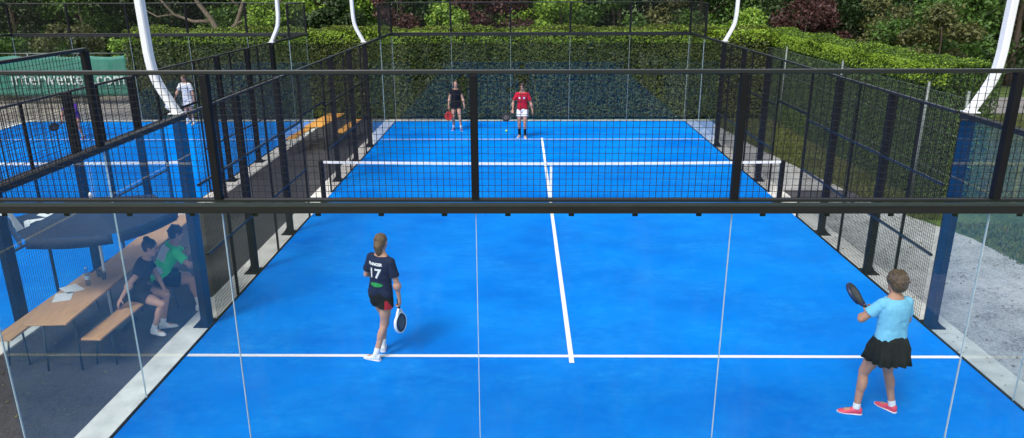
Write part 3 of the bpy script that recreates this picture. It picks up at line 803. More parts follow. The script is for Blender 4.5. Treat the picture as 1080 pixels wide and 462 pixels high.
# items on the near table
zt = .75+G0
t = empty('water_bottle', (-6.50, -6.33, zt), 0, 'clear plastic water bottle standing on the table next to the papers', 'bottle')
MB().loft([(V((0, 0, z)), V((r, 0, 0)), V((0, r, 0))) for z, r in ((.001, .028), (.01, .034), (.07, .032), (.08, .034), (.17, .034), (.21, .02), (.232, .013), (.245, .013))], 20).build('bottle_body', MT['bottle'], t, smooth=True)
MB().loft([(V((0, 0, z)), V((r, 0, 0)), V((0, r, 0))) for z, r in ((.09, .0352), (.15, .0352))], 20).build('label_band', MT['label'], t, smooth=True)
MB().loft([(V((0, 0, z)), V((r, 0, 0)), V((0, r, 0))) for z, r in ((.246, .015), (.262, .014))], 16).build('cap', MT['cap'], t, smooth=True)
def cup(loc, lab):
    t = empty('drinking_glass', loc, 0, lab, 'glass', 'glasses on the beer table')
    vs_ = [(V((0, 0, z)), V((r, 0, 0)), V((0, r, 0))) for z, r in ((.001, .026), (.01, .03), (.11, .037), (.11, .034), (.014, .027))]
    MB().loft(vs_, 20).build('tumbler', MT['bottle'], t, smooth=True)
    return t
cup((-6.40, -6.12, zt), 'clear tumbler on the table, right behind the water bottle')
cup((-6.52, -6.02, zt), 'clear tumbler on the table farther left, near the parasol pole')
for i, (x, y, a, lab) in enumerate(((-6.62, -6.72, .4, 'white sheet of paper nearest the table end'), (-6.66, -6.45, .9, 'white sheet of paper beside the water bottle'))):
    m = MB(); m.box(-.105, .105, -.148, .148, .0, .003); o = m.build('paper_sheet', MT['paper']); o.location = (x, y, zt+.001); o.rotation_euler.z = a
    tag(o, lab, 'paper', 'papers on the beer table')

t = empty('parasol', (-6.44, -6.02, G0), 0, 'dark navy parasol with white lettering over the alley table, partly behind the beam', 'parasol')
ux = MB(); K = 6; R0 = 1.06; zr = 1.66; za = 1.90
segs = 6; rot = .2
vs_ = []; fs = []
rad_steps = [(0.0, 0), (.25, .01), (.5, .02), (.75, .02), (1., 0)]
NA = K*6
for q, sag in rad_steps:
    for i in range(NA):
        a = 2*math.pi*i/NA + rot; ph = (i % 6)/6
        corner = (math.cos(math.pi/K)/math.cos(math.pi/K*(2*ph-1))); r = R0*q*corner
        z = za + (zr-za)*q - sag*.4 - .02*q*math.sin(math.pi*ph)
        vs_.append((r*math.cos(a), r*math.sin(a), z))
nr_ = len(rad_steps)
for k in range(1, nr_-1):
    for i in range(NA): j = (i+1) % NA; fs.append((k*NA+i, k*NA+j, (k+1)*NA+j, (k+1)*NA+i))
for i in range(NA): fs.append((0, NA+i, NA+(i+1) % NA))
ux.add(vs_, fs); can = ux.build('canopy', MT['umb'], t)
can.modifiers.new('s', 'SOLIDIFY').thickness = .003
for k in range(K):
    vl = MB(); vs_ = []; n_ = 12
    for i in range(n_+1):
        ph = i/n_; a = 2*math.pi*(k + .03 + .94*ph)/K + rot
        cr_ = math.cos(math.pi/K)/math.cos(math.pi/K*(2*(.03+.94*ph)-1)); r = R0*cr_ + .004; z = zr - .02*math.sin(math.pi*(.02+.96*ph))
        dz = .13 + .012*math.sin(math.pi*ph)
        vs_ += [(r*math.cos(a), r*math.sin(a), z), ((r+.01)*math.cos(a), (r+.01)*math.sin(a), z-dz)]
    vl.add(vs_, [(2*i, 2*i+2, 2*i+3, 2*i+1) for i in range(n_)])
    o = vl.build('valance', MT['umb'], can, smooth=True); o.modifiers.new('s', 'SOLIDIFY').thickness = .003
for k in range(K):
    a = 2*math.pi*k/K + rot
    MB().tube([(.03*math.cos(a), .03*math.sin(a), za-.03), (.55*math.cos(a), .55*math.sin(a), za-.235), (R0*.98*math.cos(a), R0*.98*math.sin(a), zr-.012)], .006, 6).build('rib', MT['galv'], can)
MB().tube([(0, 0, .04), (0, 0, za+.02)], .019, 12).build('pole', MT['pole'], t, smooth=True)
MB().tube([(0, 0, za+.02), (0, 0, za+.07)], [.03, .012], 10).build('finial', MT['pole'], t, smooth=True)
MB().box(-.22, .22, -.22, .22, .0, .06).build('base_plate', MT['steel'], t, bevel=.01)
# lettering on the canopy
bvh = BVHTree.FromPolygons([v.co for v in can.data.vertices], [p.vertices for p in can.data.polygons])
def drape(me, M, bvh_, dirv, eps, name, m, parent, off=(0, 0, 0)):
    bm = bmesh.new(); bm.from_mesh(me)
    bmesh.ops.triangulate(bm, faces=bm.faces)
    bmesh.ops.subdivide_edges(bm, edges=[e for e in bm.edges if e.calc_length() > .05], cuts=2)
    bm.to_mesh(me); bm.free()
    me.transform(M); d = V(dirv).normalized()
    for v in me.vertices:
        h = bvh_.ray_cast(v.co - d*1.0, d)
        if h[0] is not None: v.co = h[0] - d*eps
    me.materials.clear(); me.materials.append(m)
    me.transform(Matrix.Translation(-V(off)))
    o = bpy.data.objects.new(name, me); col.objects.link(o); o.parent = parent
    return o
me = textobj('HEAD', .34, .014, spacing=1.1)
drape(me, Matrix.Translation((-.62, -.52, 1.9)) @ Matrix.Rotation(rad(58), 4, 'Z'), bvh, (0, 0, -1), .006, 'lettering', MT['tape'], can)

# ------------------------------------------------------------------ people
def ik(a, b, l1, l2, pole):
    a, b = V(a), V(b); d = b-a; L = min(d.length, l1+l2-.002); dn = d.normalized()
    x = (l1*l1-l2*l2+L*L)/(2*L); h = math.sqrt(max(0, l1*l1-x*x))
    p = V(pole); p = (p - dn*p.dot(dn)).normalized()
    return a + dn*x + p*h, a + dn*L
def hand(mb, wr, d, palm, thumb, k=1., curl=.6):
    """wr wrist, d pointing direction, palm normal (towards what it holds), thumb side"""
    d = V(d).normalized(); palm = V(palm); palm = (palm-d*palm.dot(d)).normalized(); side = V(thumb); side = (side - d*side.dot(d) - palm*side.dot(palm)).normalized()
    wr = V(wr)
    mb.ell(wr + d*.045*k, side*.040*k, palm*.018*k, d*.055*k, 12)
    for i, (o_, L) in enumerate(((.030, .070), (.010, .078), (-.010, .072), (-.029, .058))):
        p0 = wr + d*.075*k + side*o_*k
        a1 = curl*.9; d1 = (d*math.cos(a1) + palm*math.sin(a1)); p1 = p0 + d1*L*.5*k
        a2 = curl*2.3; d2 = (d*math.cos(a2) + palm*math.sin(a2)); p2 = p1 + d2*L*.32*k
        a3 = curl*3.2; d3 = (d*math.cos(a3) + palm*math.sin(a3)); p3 = p2 + d3*L*.25*k
        mb.capsule(p0, p1, .0095*k, .009*k, n=8); mb.capsule(p1, p2, .009*k, .0082*k, n=8); mb.capsule(p2, p3, .0082*k, .0075*k, n=8)
    t0 = wr + d*.025*k + side*.030*k; t1 = t0 + (side*.8+d*.6+palm*.5).normalized()*.036*k; t2 = t1 + (d*.7+palm*.9+side*.1).normalized()*.030*k
    mb.capsule(t0, t1, .012*k, .010*k, n=8); mb.capsule(t1, t2, .010*k, .0085*k, n=8)
def person(label, loc, yaw, k, pelvis, lean, side_lean, ankL, ankR, toeL, toeR, wrL, wrR, elpL, elpR, look, outfit,
           kneeL=None, kneeR=None, vox=.007, build=1., palmL=None, palmR=None, curlL=.5, curlR=.5, gaze=None):
    """everything in world metres; yaw turns the facing from +y anticlockwise"""
    f = V((-math.sin(yaw), math.cos(yaw), 0)); s = V((math.cos(yaw), math.sin(yaw), 0)); Z = V((0, 0, 1))
    root = empty('person', loc, 0, label, 'person')
    sp = (Z + f*math.tan(lean) + s*math.tan(side_lean)).normalized()
    tf = (f - sp*f.dot(sp)).normalized(); ts = sp.cross(tf)*-1
    if ts.dot(s) < 0: ts = -ts
    pel = V(pelvis); J = {}
    SP = .52*k
    neck = pel + sp*SP
    shc = pel + sp*(SP-.065*k); bw = build
    shw = outfit.get('shw', .155)*k
    shL, shR = shc - ts*shw, shc + ts*shw
    hL, hR = pel - s*.085*k*bw, pel + s*.085*k*bw
    th, shk = .425*k, .41*k; ua, fa = .275*k, .245*k
    ankL, ankR = V(ankL), V(ankR)
    knL, ankL = ik(hL, ankL, th, shk, kneeL if kneeL is not None else f)
    knR, ankR = ik(hR, ankR, th, shk, kneeR if kneeR is not None else f)
    elL, wL = ik(shL, wrL, ua, fa, elpL); elR, wR = ik(shR, wrR, ua, fa, elpR)
    hd = V(look).normalized()                       # head-up direction
    hf = V(gaze).normalized() if gaze is not None else tf
    hf = (hf - hd*hf.dot(hd)).normalized(); hs = hf.cross(hd)
    hc = neck + hd*.165*k + hf*.012*k
    B = MB()
    def torso(mb, o=0., z0=-.10, z1=1.06, n=22, fl=1.):
        prof = [(-.10, .135, .10), (0., .165, .115), (.14, .155, .108), (.36, outfit.get('waist', .128), .092), (.62, .150, .108), (.80, .165, .108), (.90, .150, .092), (.98, .095, .070), (1.06, .055, .055)]
        rings = []
        zs = [z0 + (z1-z0)*i/12 for i in range(13)]
        for z in zs:
            w_ = np.interp(z, [p[0] for p in prof], [p[1] for p in prof])*k*bw; d_ = np.interp(z, [p[0] for p in prof], [p[2] for p in prof])*k*bw
            rings.append((pel + sp*(SP*z), ts*(w_+o), tf*(d_+o)))
        mb.loft(rings, n)
    torso(B)
    B.capsule(shL, shR, .052*k*bw, .052*k*bw); B.capsule(shc.lerp(shL, .55) + sp*.012*k, neck + sp*.02*k - ts*.02*k, .04*k, .05*k); B.capsule(shc.lerp(shR, .55) + sp*.012*k, neck + sp*.02*k + ts*.02*k, .04*k, .05*k)
    B.capsule(neck - sp*.03*k, hc - hd*.06*k - hf*.015*k, .055*k*bw, .050*k)
    # head
    B.ell(hc + hd*.018*k - hf*.008*k, hs*.076*k, hf*.096*k, hd*.100*k)
    B.ell(hc - hd*.055*k + hf*.022*k, hs*.056*k, hf*.066*k, hd*.064*k)
    B.capsule(hc + hf*.085*k + hd*.010*k, hc + hf*.104*k - hd*.022*k, .009*k, .014*k, n=8)
    B.ell(hc + hf*.070*k - hd*.100*k, hs*.024*k, hf*.02*k, hd*.018*k, 8)
    for q in (-1, 1): B.ell(hc + hs*q*.078*k - hf*.005*k - hd*.005*k, hs*.010*k, hf*.019*k, hd*.032*k, 8)
    # legs
    for h, kn, an, toe in ((hL, knL, ankL, toeL), (hR, knR, ankR, toeR)):
        B.capsule(h, kn, .086*k*bw, .054*k*bw); B.capsule(kn, an, .050*k*bw, .034*k)
        back = (h-kn).normalized() + (an-kn).normalized()
        back = back.normalized() if back.length > .15 else -f
        B.ell(kn.lerp(an, .30) + back*.016*k, s*.048*k*bw, (an-kn).normalized().cross(s).normalized()*.048*k*bw, (an-kn).normalized()*.12*k)
        B.ell(kn.lerp(h, .45), (h-kn).normalized().cross(f).normalized()*.072*k*bw, (h-kn).normalized().cross((h-kn).normalized().cross(f)).normalized()*.078*k*bw, (h-kn).normalized()*.18*k)
        toe = V(toe).normalized(); B.capsule(an - Z*.04*k - toe*.03*k, an - Z*.055*k + toe*.11*k, .034*k, .026*k)
    # arms
    for sh, e, w_, pm, cu, q in ((shL, elL, wL, palmL, curlL, -1), (shR, elR, wR, palmR, curlR, 1)):
        B.capsule(sh, e, .047*k*bw, .036*k*bw); B.capsule(e, w_, .036*k*bw, .024*k)
        B.ell(e.lerp(w_, .25), ((w_-e).normalized().orthogonal())*.038*k*bw, (w_-e).normalized().cross((w_-e).normalized().orthogonal())*.038*k*bw, (w_-e).normalized()*.07*k)
        d = (w_-e).normalized()
        if pm is None: pm = -s*q
        pm = V(pm)
        th_ = f if abs(d.dot(f)) < .8 else Z
        hand(B, w_, d, pm, th_, k, cu)
    body = B.blob('body', outfit['skin'], root, vox, 3, loc)
    for q in (-1, 1):
        MB().ell(hc + hf*.086*k + hs*q*.030*k + hd*.012*k, hs*.012*k, hf*.008*k, hd*.0065*k, 8).build('eye', MT['eye'], body, smooth=True, off=loc)
    MB().ell(hc + hf*.088*k - hd*.058*k, hs*.022*k, hf*.006*k, hd*.006*k, 8).build('mouth', MT['lip'], body, smooth=True, off=loc)
    # ---- clothes
    top = MB(); torso(top, .016*k, outfit.get('hem', -.14), .985)
    top.capsule(shL, shR, .062*k*bw, .062*k*bw)
    for sh, e in ((shL, elL), (shR, elR)):
        q = outfit.get('sleeve', .62)
        if q > 0:
            d = (e-sh).normalized(); x = d.orthogonal().normalized(); y = d.cross(x); L = (e-sh).length
            top.loft([(sh + d*L*t_, x*r_*k*bw, y*r_*k*bw) for t_, r_ in ((-.12, .042), (0, .059), (q*.5, .058), (q, .063))], 16)
    shirt = top.blob('shirt', outfit['shirt'], root, vox, 2, loc)
    nv = len(shirt.data.vertices); co = np.empty(nv*3, np.float32); no = np.empty(nv*3, np.float32)
    shirt.data.vertices.foreach_get('co', co); shirt.data.vertex_normals.foreach_get('vector', no)
    co = co.reshape(-1, 3); no = no.reshape(-1, 3); out = co.copy()
    for i in range(nv):                          # soft folds, stronger towards the hem
        c = V(co[i]); q = (c + V(loc) - pel).dot(sp); am = .013 - .009*max(0, min(1, q/(.5*k)))
        out[i] += no[i]*am*k*(mno.noise(V((c.x*9, c.y*9, c.z*5+3))) + .5*mno.noise(c*21) + .25)
    shirt.data.vertices.foreach_set('co', out.ravel()); shirt.data.update()
    if outfit.get('shorts'):
        sb = MB(); rings = []
        for z, w_, d_ in ((-.19, .15, .11), (-.10, .172, .128), (0, .178, .13), (.12, .165, .118)):
            rings.append((pel + sp*(SP*z), ts*(w_*k*bw), tf*(d_*k*bw)))
        sb.loft(rings, 20)
        q = outfit.get('leglen', .42)
        for h, kn in ((hL, knL), (hR, knR)):
            d = (kn-h).normalized(); x = (s - d*s.dot(d)).normalized(); y = d.cross(x); L = (kn-h).length
            fl_ = outfit.get('flare', .102)
            sb.loft([(h + d*L*t_, x*r_*k*bw, y*r_*k*bw) for t_, r_ in ((-.08, .085), (.1, .098), (q*.6, fl_), (q, fl_+.004))], 16)
        so_h = sb.blob('shorts', outfit['shorts'], root, vox, 2, loc)
        if outfit.get('panel'):
            for h, kn, q_ in ((hL, knL, -1), (hR, knR, 1)):
                d = (kn-h).normalized(); x = (s - d*s.dot(d)).normalized(); y = d.cross(x); L = (kn-h).length; pm_ = MB(); vs_ = []; fs_ = []
                for i in range(7):
                    for j in range(6):
                        tt = .10 + (q-.11)*i/6; a = -1.0 + (1.15 if q_ > 0 else .5)*(j/5)*(.25+.75*i/6); r_ = (fl_+.008)*k*bw
                        vs_.append(h + d*L*tt + x*r_*math.cos(a)*q_ + y*r_*math.sin(a)*(1 if y.dot(f) > 0 else -1))
                for i in range(6):
                    for j in range(5): fs_.append((i*6+j, i*6+j+1, i*6+j+7, i*6+j+6))
                pm_.add(vs_, fs_).build('side_panel', outfit['panel'], so_h, smooth=True, off=loc)
    if outfit.get('skirt'):
        n = 96; vs_ = []; fs = []; zz = outfit.get('skirtz', [(.22, .150, .112, 0), (.10, .180, .140, .002), (-.08, .215, .180, .008), (-.20, .215, .185, .012), (-.37, .228, .200, .020)])
        for z, w_, d_, am in zz:
            for i in range(n):
                a = 2*math.pi*i/n; pl = am*math.sin(a*17 + .6*math.sin(a*3)) + am*.8*math.sin(a*5+1)
                c = pel + Z*(SP*z) + sp*0
                vs_.append(c + s*(w_*k*bw+pl)*math.cos(a) + f*(d_*k*bw+pl)*math.sin(a) + Z*(.012*math.sin(a*4) if z < -.4 else 0))
        m_ = len(zz)
        for kk in range(m_-1):
            for i in range(n): j = (i+1) % n; fs.append((kk*n+i, (kk+1)*n+i, (kk+1)*n+j, kk*n+j))
        sk = MB().add(vs_, fs).build('skirt', outfit['skirt'], root, smooth=True, off=loc)
        sk.modifiers.new('s', 'SOLIDIFY').thickness = .004
    for an, kn, toe in ((ankL, knL, toeL), (ankR, knR, toeR)):
        toe = V(toe).normalized(); sd_ = toe.cross(Z).normalized(); Zt = sd_.cross(toe).normalized()
        u = (kn-an).normalized()
        SL = outfit.get('sock', .12)
        so_ = MB(); so_.capsule(an - u*.02*k, an + u*SL*k, .039*k, .039*k+.02*SL, ext=.25); so_.blob('sock', outfit['socks'], root, vox, 1, loc)
        sh_ = MB(); g0 = an - Zt*.062*k
        rings = []
        for t_, w_, h_, zc in ((-.062, .018, .028, .012), (-.052, .033, .044, .014), (-.02, .037, .052, .020), (.03, .038, .045, .012), (.08, .043, .034, -.002), (.13, .044, .026, -.010), (.17, .034, .020, -.015), (.19, .016, .012, -.018)):
            rings.append((g0 + toe*t_*k + Zt*zc*k, sd_*w_*k, Zt*h_*k))
        sh_.loft(rings, 16)
        so2 = sh_.blob('shoe', outfit['shoes'], root, min(vox, .006), 1, loc)
        sl = MB(); rings = []
        for t_, w_ in ((-.066, .020), (-.05, .036), (0, .040), (.05, .041), (.10, .046), (.14, .045), (.175, .034), (.195, .014)):
            rings.append((g0 + toe*t_*k - Zt*.020*k, sd_*w_*k, Zt*.011*k))
        sl.loft(rings, 16).build('sole', MT['sole'], so2, smooth=True, off=loc)
    # ---- hair
    H = MB(); style = outfit['style']; k0 = k; k = k*outfit.get('hairk', 1.)
    if style == 'short':
        H.ell(hc + hd*.030*k - hf*.016*k, hs*.088*k, hf*.100*k, hd*.098*k); H.ell(hc - hd*.01*k - hf*.045*k, hs*.082*k, hf*.065*k, hd*.088*k)
        rr = random.Random(5)
        for i in range(40):
            a = rr.uniform(0, 6.28); b_ = rr.uniform(-.3, 1.2)
            p = hc + hd*.03*k - hf*.02*k + (hs*math.cos(a)*math.cos(b_)*.086 + hf*math.sin(a)*math.cos(b_)*.094 + hd*math.sin(b_)*.094)*k
            if (p-hc).dot(hf) > .04*k and (p-hc).dot(hd) < .06*k: continue
            H.capsule(p, p + (hd*rr.uniform(-.03, .015) - hf*.012 + hs*rr.uniform(-.012, .012))*k, .014*k, .007*k, n=8)
    elif style in ('tail', 'bun', 'long'):
        H.ell(hc + hd*.026*k - hf*.016*k, hs*.082*k, hf*.096*k, hd*.096*k); H.ell(hc - hd*.005*k - hf*.035*k, hs*.076*k, hf*.066*k, hd*.075*k)
        if style == 'tail':
            p = hc - hf*.085*k + hd*.01*k
            H.tube([p, p - hf*.03*k - hd*.03*k, p - hf*.025*k - hd*.10*k, p - hf*.01*k - hd*.17*k], [.026*k, .034*k, .030*k, .010*k], 12)
        elif style == 'long':
            p = hc - hf*.055*k
            H.tube([p, p - hf*.02*k - hd*.05*k, p - hf*.012*k - hd*.12*k, p - hf*.0*k - hd*.17*k], [.066*k, .062*k, .045*k, .022*k], 14)
        else:
            H.ell(hc - hf*.07*k + hd*.115*k, hs*.046*k, hf*.046*k, hd*.042*k)
            H.ell(hc + hd*.035*k - hf*.022*k, hs*.086*k, hf*.100*k, hd*.100*k)
    H.blob('hair', outfit['hair'], root, min(vox, .006), 1, loc); k = k0
    return dict(root=root, body=body, shirt=shirt, wL=wL, wR=wR, elL=elL, elR=elR, f=f, s=s, tf=tf, ts=ts, sp=sp, pel=pel, neck=neck, k=k, hc=hc, hd=hd, hf=hf, hs=hs)

def racket(label, grip, axis, normal, face, frame, k=1.):
    """grip: centre of the handle; axis points from handle to head"""
    ax = V(axis).normalized(); nn = V(normal); nn = (nn-ax*nn.dot(ax)).normalized(); sd_ = ax.cross(nn)
    base = V(grip) - ax*.07
    t = empty('padel_racket', base, 0, label, 'racket')
    M = lambda a, b, c=0.: base + ax*a + sd_*b + nn*c
    def outline(sc_=1., n=40):
        pts = []
        for i in range(n):
            a = 2*math.pi*i/n; r = 1.0
            x = .125*sc_*math.sin(a); y = .315 + .135*sc_*-math.cos(a)
            if y < .26: x *= 1 - .35*((.26-y)/.08)**1.2 if y > .18 else .6
            pts.append((y, x))
        return pts
    def slab(pts, th):
        m = MB(); n = len(pts); vs_ = [M(y, x, c) for c in (-th, th) for y, x in pts]
        fs = [tuple(reversed(range(n))), tuple(range(n, 2*n))] + [(i, (i+1) % n, n+(i+1) % n, n+i) for i in range(n)]
        return m.add(vs_, fs)
    fc = slab(outline(.90), .017).build('face', face, t, off=base)
    fr_ = MB(); p = outline(.955); n = len(p)
    ring = [M(y, x) for y, x in p]
    vs_ = []; fs = []
    for i in range(n):
        c = ring[i]; d = (ring[(i+1) % n]-ring[i-1]).normalized(); o_ = d.cross(nn)
        for q in range(8):
            a = 2*math.pi*q/8; vs_.append(c + o_*.012*math.cos(a) + nn*.021*math.sin(a))
    for i in range(n):
        for q in range(8): fs.append((i*8+q, i*8+(q+1) % 8, ((i+1) % n)*8+(q+1) % 8, ((i+1) % n)*8+q))
    fr_.add(vs_, fs).build('frame', frame, t, smooth=True, off=base)
    th_ = MB(); th_.bar(M(.13, -.010), M(.205, -.062), .016, .03, nn); th_.bar(M(.13, .010), M(.205, .062), .016, .03, nn); th_.build('throat', frame, t, off=base)
    MB().tube([M(0, 0), M(.135, 0)], [.0165, .0155], 10).build('grip', MT['blackcloth'], t, smooth=True, off=base)
    for c in (-.0176, .0176):
        hl = MB()
        for iy in range(-4, 5):
            for ix in range(-4, 5):
                y = iy*.022; x = (ix+(.5 if iy % 2 else 0))*.022
                if x*x+y*y < .075**2: hl.disc(M(.315+y, x, c), nn*c, .0055, 10)
        hl.build('hole_pattern', MT['blackcloth'] if face is not MT['racketk'] else MT['greyshoe'], fc, off=base)
    return t
def shirt_text(P, s, size, up, across, m, name='shirt_lettering', weight=.0, sx=1., back=True, spacing=1.):
    me = textobj(s, size, weight, spacing=spacing)
    tf, ts, sp = P['tf'], P['ts'], P['sp']
    n = -tf if back else tf
    x = ts if back else -ts
    c = P['pel'] + sp*up + x*across + n*.4
    M = Matrix((x*sx, sp, n)).transposed().to_4x4(); M.translation = c
    b = P['shirt']; off = P['root'].location
    bv = BVHTree.FromPolygons([v.co + off for v in b.data.vertices], [p.vertices for p in b.data.polygons])
    return drape(me, M, bv, -n, .004, name, m, b, off)
def shirt_patch(P, up, across, w_, h_, m, name='logo_patch', back=True, ell=False, n=14):
    bm = bmesh.new(); vs_ = []
    N_ = 28
    if ell:
        ctr = bm.verts.new((0, 0, 0)); prev = [ctr]
        rings = []
        for q in (.33, .66, 1.): rings.append([bm.verts.new((w_/2*q*math.cos(2*math.pi*i/N_), h_/2*q*math.sin(2*math.pi*i/N_), 0)) for i in range(N_)])
        for i in range(N_): bm.faces.new((ctr, rings[0][i], rings[0][(i+1) % N_]))
        for a in range(2):
            for i in range(N_): j = (i+1) % N_; bm.faces.new((rings[a][i], rings[a+1][i], rings[a+1][j], rings[a][j]))
    else:
        bmesh.ops.create_grid(bm, x_segments=n, y_segments=n, size=.5)
        for v in bm.verts: v.co.x *= w_; v.co.y *= h_
    me = bpy.data.meshes.new(name); bm.to_mesh(me); bm.free()
    tf, ts, sp = P['tf'], P['ts'], P['sp']; nn = -tf if back else tf; x = ts if back else -ts
    c = P['pel'] + sp*up + x*across + nn*.4
    M = Matrix((x, sp, nn)).transposed().to_4x4(); M.translation = c
    b = P['shirt']; off = P['root'].location
    bv = BVHTree.FromPolygons([v.co + off for v in b.data.vertices], [p.vertices for p in b.data.polygons])
    return drape(me, M, bv, -nn, .0025, name, m, b, off)
#PEOPLE
# woman with the number 17, back to the viewer
P = person('person in navy shirt numbered 17 and black shorts, back to the viewer',
    (-2.44, -6.95, 0), rad(-30), .985, (-2.42, -6.93, .875), rad(3), rad(2), (-2.46, -6.80, .085), (-2.50, -7.06, .085), (-.15, 1, 0), (-.85, .35, 0),
    (-2.46, -6.62, 1.02), (-2.18, -6.97, .80), (-.8, -.6, -.3), (.8, -.5, 0), (.02, .10, 1), gaze=(.35, 1, -.15), kneeR=(.5, .8, 0),
    outfit=dict(skin=MT['skin'], shirt=MT['navyshirt'], shorts=MT['blackcloth'], leglen=.40, flare=.105, panel=MT['redcloth'], socks=MT['whitecloth'], shoes=MT['whiteshoe'], hair=MT['blondhair'], style='long', hem=-.06, sleeve=.72, sock=.08),
    vox=.006, palmR=(-1, .2, 0), curlR=.75, palmL=(1, 0, 0))
shirt_text(P, 'PLANGER', .046, .42, 0, MT['whitecloth'], weight=.0025)
shirt_text(P, '17', .175, .295, 0, MT['whitecloth'], name='shirt_number', weight=.004, spacing=1.05)
shirt_patch(P, .15, .02, .17, .055, MT['logogreen'], ell=True)
hnd = P['wR'] + (P['wR']-P['elR']).normalized()*.085
racket('white-framed racket with dark face hanging from the hand of person 17', hnd + V((-.02, 0, .01)), (.06, -.10, -1), (.95, -.40, 0), MT['racketk'], MT['racketw'])

# woman in light blue at the right
P = person('person in light blue shirt, black skirt and pink shoes, seen from behind',
    (3.32, -8.28, 0), rad(14), 1.0, (3.34, -8.28, .885), rad(4), rad(1), (3.10, -8.26, .085), (3.52, -8.20, .085), (-1, .25, 0), (-.55, .85, 0),
    (3.17, -8.02, 1.13), (3.38, -7.98, 1.12), (-1, -.45, -.6), (1, -.6, -.5), (.0, .12, 1), gaze=(-.35, 1, -.1), 
    outfit=dict(skin=MT['skin2'], shirt=MT['bluecloth'], skirt=MT['blackcloth'], socks=MT['whitecloth'], shoes=MT['pinkshoe'], hair=MT['brownhair'], style='short', hem=.02, sleeve=.60, sock=.04, waist=.140, shw=.150, hairk=1.12),
    vox=.006, build=1.06, palmL=(.6, .5, .4), curlL=.75, palmR=(-.6, .3, .2), curlR=.6)
hnd = P['wL'] + (P['wL']-P['elL']).normalized()*.08
racket('dark racket held up in front of the person in light blue', hnd, (-.66, .1, .72), (-.62, .38, -.60), MT['racketk'], MT['navy'])

# man in red, far side
P = person('person in red shirt and white shorts on the far side of the court',
    (-.60, 7.22, 0), rad(172), 1.0, (-.60, 7.22, .90), rad(8), 0, (-.52, 7.18, .085), (-.70, 7.30, .085), (.1, -1, 0), (-.3, -1, 0),
    (-.28, 7.10, .80), (-.90, 7.05, .88), (.7, .5, 0), (-.7, .6, 0), (0, -.12, 1), gaze=(-.3, -1, -.15),
    outfit=dict(skin=MT['skin2'], shirt=MT['redcloth'], shorts=MT['whitecloth'], leglen=.56, flare=.098, socks=MT['blackcloth'], shoes=MT['greyshoe'], hair=MT['darkhair'], style='short', hem=-.18, sleeve=.7, sock=.22, shw=.165),
    vox=.010, build=1.0, palmR=(0, 0, 1), curlR=.7)
shirt_patch(P, .37, -.07, .05, .06, MT['whitecloth'], name='chest_mark', back=False, n=4)
shirt_patch(P, .37, .07, .05, .06, MT['whitecloth'], name='chest_mark', back=False, n=4)
hnd = P['wR'] + (P['wR']-P['elR']).normalized()*.08
racket('dark racket held out by the person in red', hnd, (-.75, -.3, -.5), (.2, -1, .3), MT['racketk'], MT['racketk'])
# girl in black, far side
P = person('person in black top and black shorts on the far side, holding a red racket low',
    (-2.76, 8.45, 0), rad(184), .94, (-2.76, 8.45, .85), rad(3), 0, (-2.60, 8.38, .08), (-2.86, 8.50, .08), (.25, -1, 0), (-.2, -1, 0),
    (-2.48, 8.38, .78), (-3.00, 8.36, .76), (.6, .6, 0), (-.6, .6, 0), (0, -.05, 1), gaze=(.1, -1, -.05),
    outfit=dict(skin=MT['skin'], shirt=MT['blackcloth'], shorts=MT['blackcloth'], leglen=.36, flare=.10, socks=MT['whitecloth'], shoes=MT['blueshoe'], hair=MT['darkhair'], style='tail', hem=-.10, sleeve=.35, sock=.10),
    vox=.010, palmR=(0, -1, 0), curlR=.7)
hnd = P['wR'] + (P['wR']-P['elR']).normalized()*.08
racket('red racket hanging beside the leg of the person in black', hnd, (.03, -.1, -1), (0, -1, .1), MT['racketr'], MT['racketr'])
# tennis ball
o = MB().ell((0, 0, 0), (.033, 0, 0), (0, .033, 0), (0, 0, .033), 20).build('tennis_ball', MT['ball'], smooth=True); o.location = (-1.12, 8.14, .034)
tag(o, 'small yellow-green ball lying on the blue turf left of the person in red', 'ball')

# court 2 players
P = person('person dressed in white standing on the far side of the left court',
    (-12.0, 9.6, 0), rad(168), .98, (-12.0, 9.6, .90), rad(4), 0, (-11.88, 9.55, .08), (-12.12, 9.65, .08), (.1, -1, 0), (-.2, -1, 0),
    (-11.72, 9.45, .85), (-12.32, 9.35, .90), (.7, .5, 0), (-.7, .6, 0), (0, -.05, 1), gaze=(-.5, -1, 0),
    outfit=dict(skin=MT['skin'], shirt=MT['whitecloth'], shorts=MT['whitecloth'], leglen=.65, flare=.11, socks=MT['whitecloth'], shoes=MT['whiteshoe'], hair=MT['brownhair'], style='short', hem=-.18, sleeve=.7, shw=.18),
    vox=.011, build=1.04)
hnd = P['wR'] + (P['wR']-P['elR']).normalized()*.08
racket('pale racket in the hand of the person in white', hnd, (-.5, -.4, -.6), (.2, -1, .3), MT['racketw'], MT['racketw'])
P = person('person in purple shirt bending forward on the left court behind the mesh posts',
    (-14.55, 7.2, 0), rad(195), .92, (-14.55, 7.25, .70), rad(32), 0, (-14.30, 7.1, .08), (-14.78, 7.3, .08), (.1, -1, 0), (-.2, -1, 0),
    (-14.45, 6.85, .65), (-14.72, 6.85, .62), (.7, .3, 0), (-.7, .3, 0), (0, -.3, 1), gaze=(-.2, -1, 0),
    outfit=dict(skin=MT['skin2'], shirt=MT['purple'], shorts=MT['purple'], leglen=.42, flare=.10, socks=MT['whitecloth'], shoes=MT['blueshoe'], hair=MT['brownhair'], style='tail', hem=-.16, sleeve=.6),
    vox=.011)
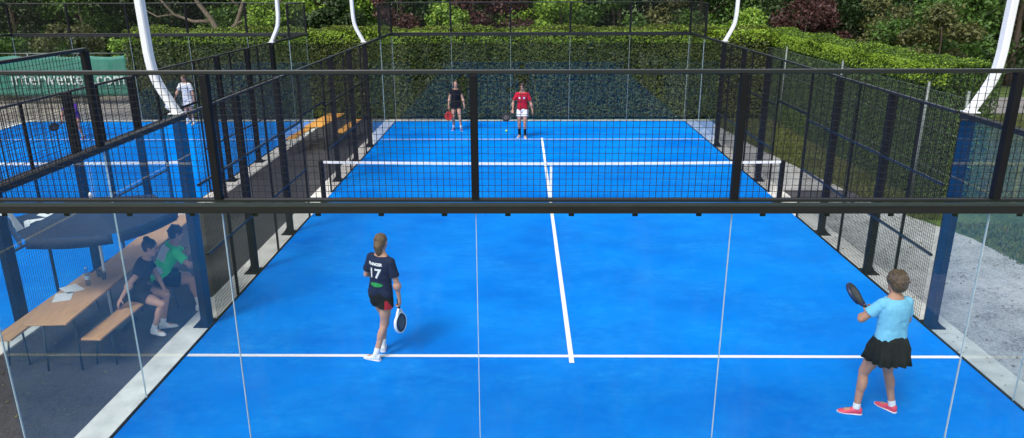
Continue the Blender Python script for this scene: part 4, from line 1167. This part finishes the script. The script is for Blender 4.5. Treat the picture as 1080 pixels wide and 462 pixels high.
hnd = P['wR'] + (P['wR']-P['elR']).normalized()*.08
racket('dark racket held by the person in purple', hnd, (-.5, -.5, -.3), (.9, -.3, .1), MT['racketk'], MT['racketk'])

# seated pair in the alley
P = person('person in black with a bun sitting on the bench, one hand propped on the board',
    (-5.95, -6.12, G0), rad(-68), .97, (-5.99, -6.14, .555), rad(25), 0, (-5.70, -6.08, .055), (-5.74, -6.26, .055), (.9, .25, 0), (.9, -.35, 0),
    (-5.66, -5.98, .52), (-6.00, -6.47, .60), (.3, .3, -1), (-.5, -.8, .1), (.30, .12, 1), gaze=(1, .25, -.25),
    kneeL=(1, .3, .9), kneeR=(1, -.1, .9),
    outfit=dict(skin=MT['skin'], shirt=MT['blackcloth'], shorts=MT['blackcloth'], leglen=.50, flare=.10, socks=MT['whitecloth'], shoes=MT['whiteshoe'], hair=MT['darkhair'], style='bun', hem=-.08, sleeve=.6, sock=.06),
    vox=.006, palmR=(0, 0, -1), curlR=.25, palmL=(0, 0, -1), curlL=.4)
P = person('person in green and grey shirt sitting on the bench with chin on hand, dark shorts',
    (-5.84, -5.62, G0), rad(-55), 1.0, (-5.89, -5.64, .565), rad(30), 0, (-5.53, -5.22, .055), (-5.44, -5.46, .055), (.5, .8, 0), (.75, .6, 0),
    (-5.47, -5.36, .98), (-5.42, -5.48, .66), (.3, .3, -1), (.6, -.5, -.3), (.18, .20, 1), gaze=(.8, .6, -.15),
    kneeL=(.7, .7, .9), kneeR=(.8, .4, .9),
    outfit=dict(skin=MT['skin'], shirt=MT['greencloth'], shorts=MT['blackcloth'], leglen=.62, flare=.11, socks=MT['whitecloth'], shoes=MT['whiteshoe'], hair=MT['darkhair'], style='short', hem=-.14, sleeve=.72, shw=.18, sock=.14),
    vox=.006, build=1.03, palmL=(-.6, -.5, .2), curlL=.8, palmR=(0, 0, -1), curlR=.4)
shirt_patch(P, .36, 0, .30, .22, MT['greycloth'], name='grey_yoke')
shirt_patch(P, .10, .02, .34, .12, MT['greycloth'], name='grey_panel')
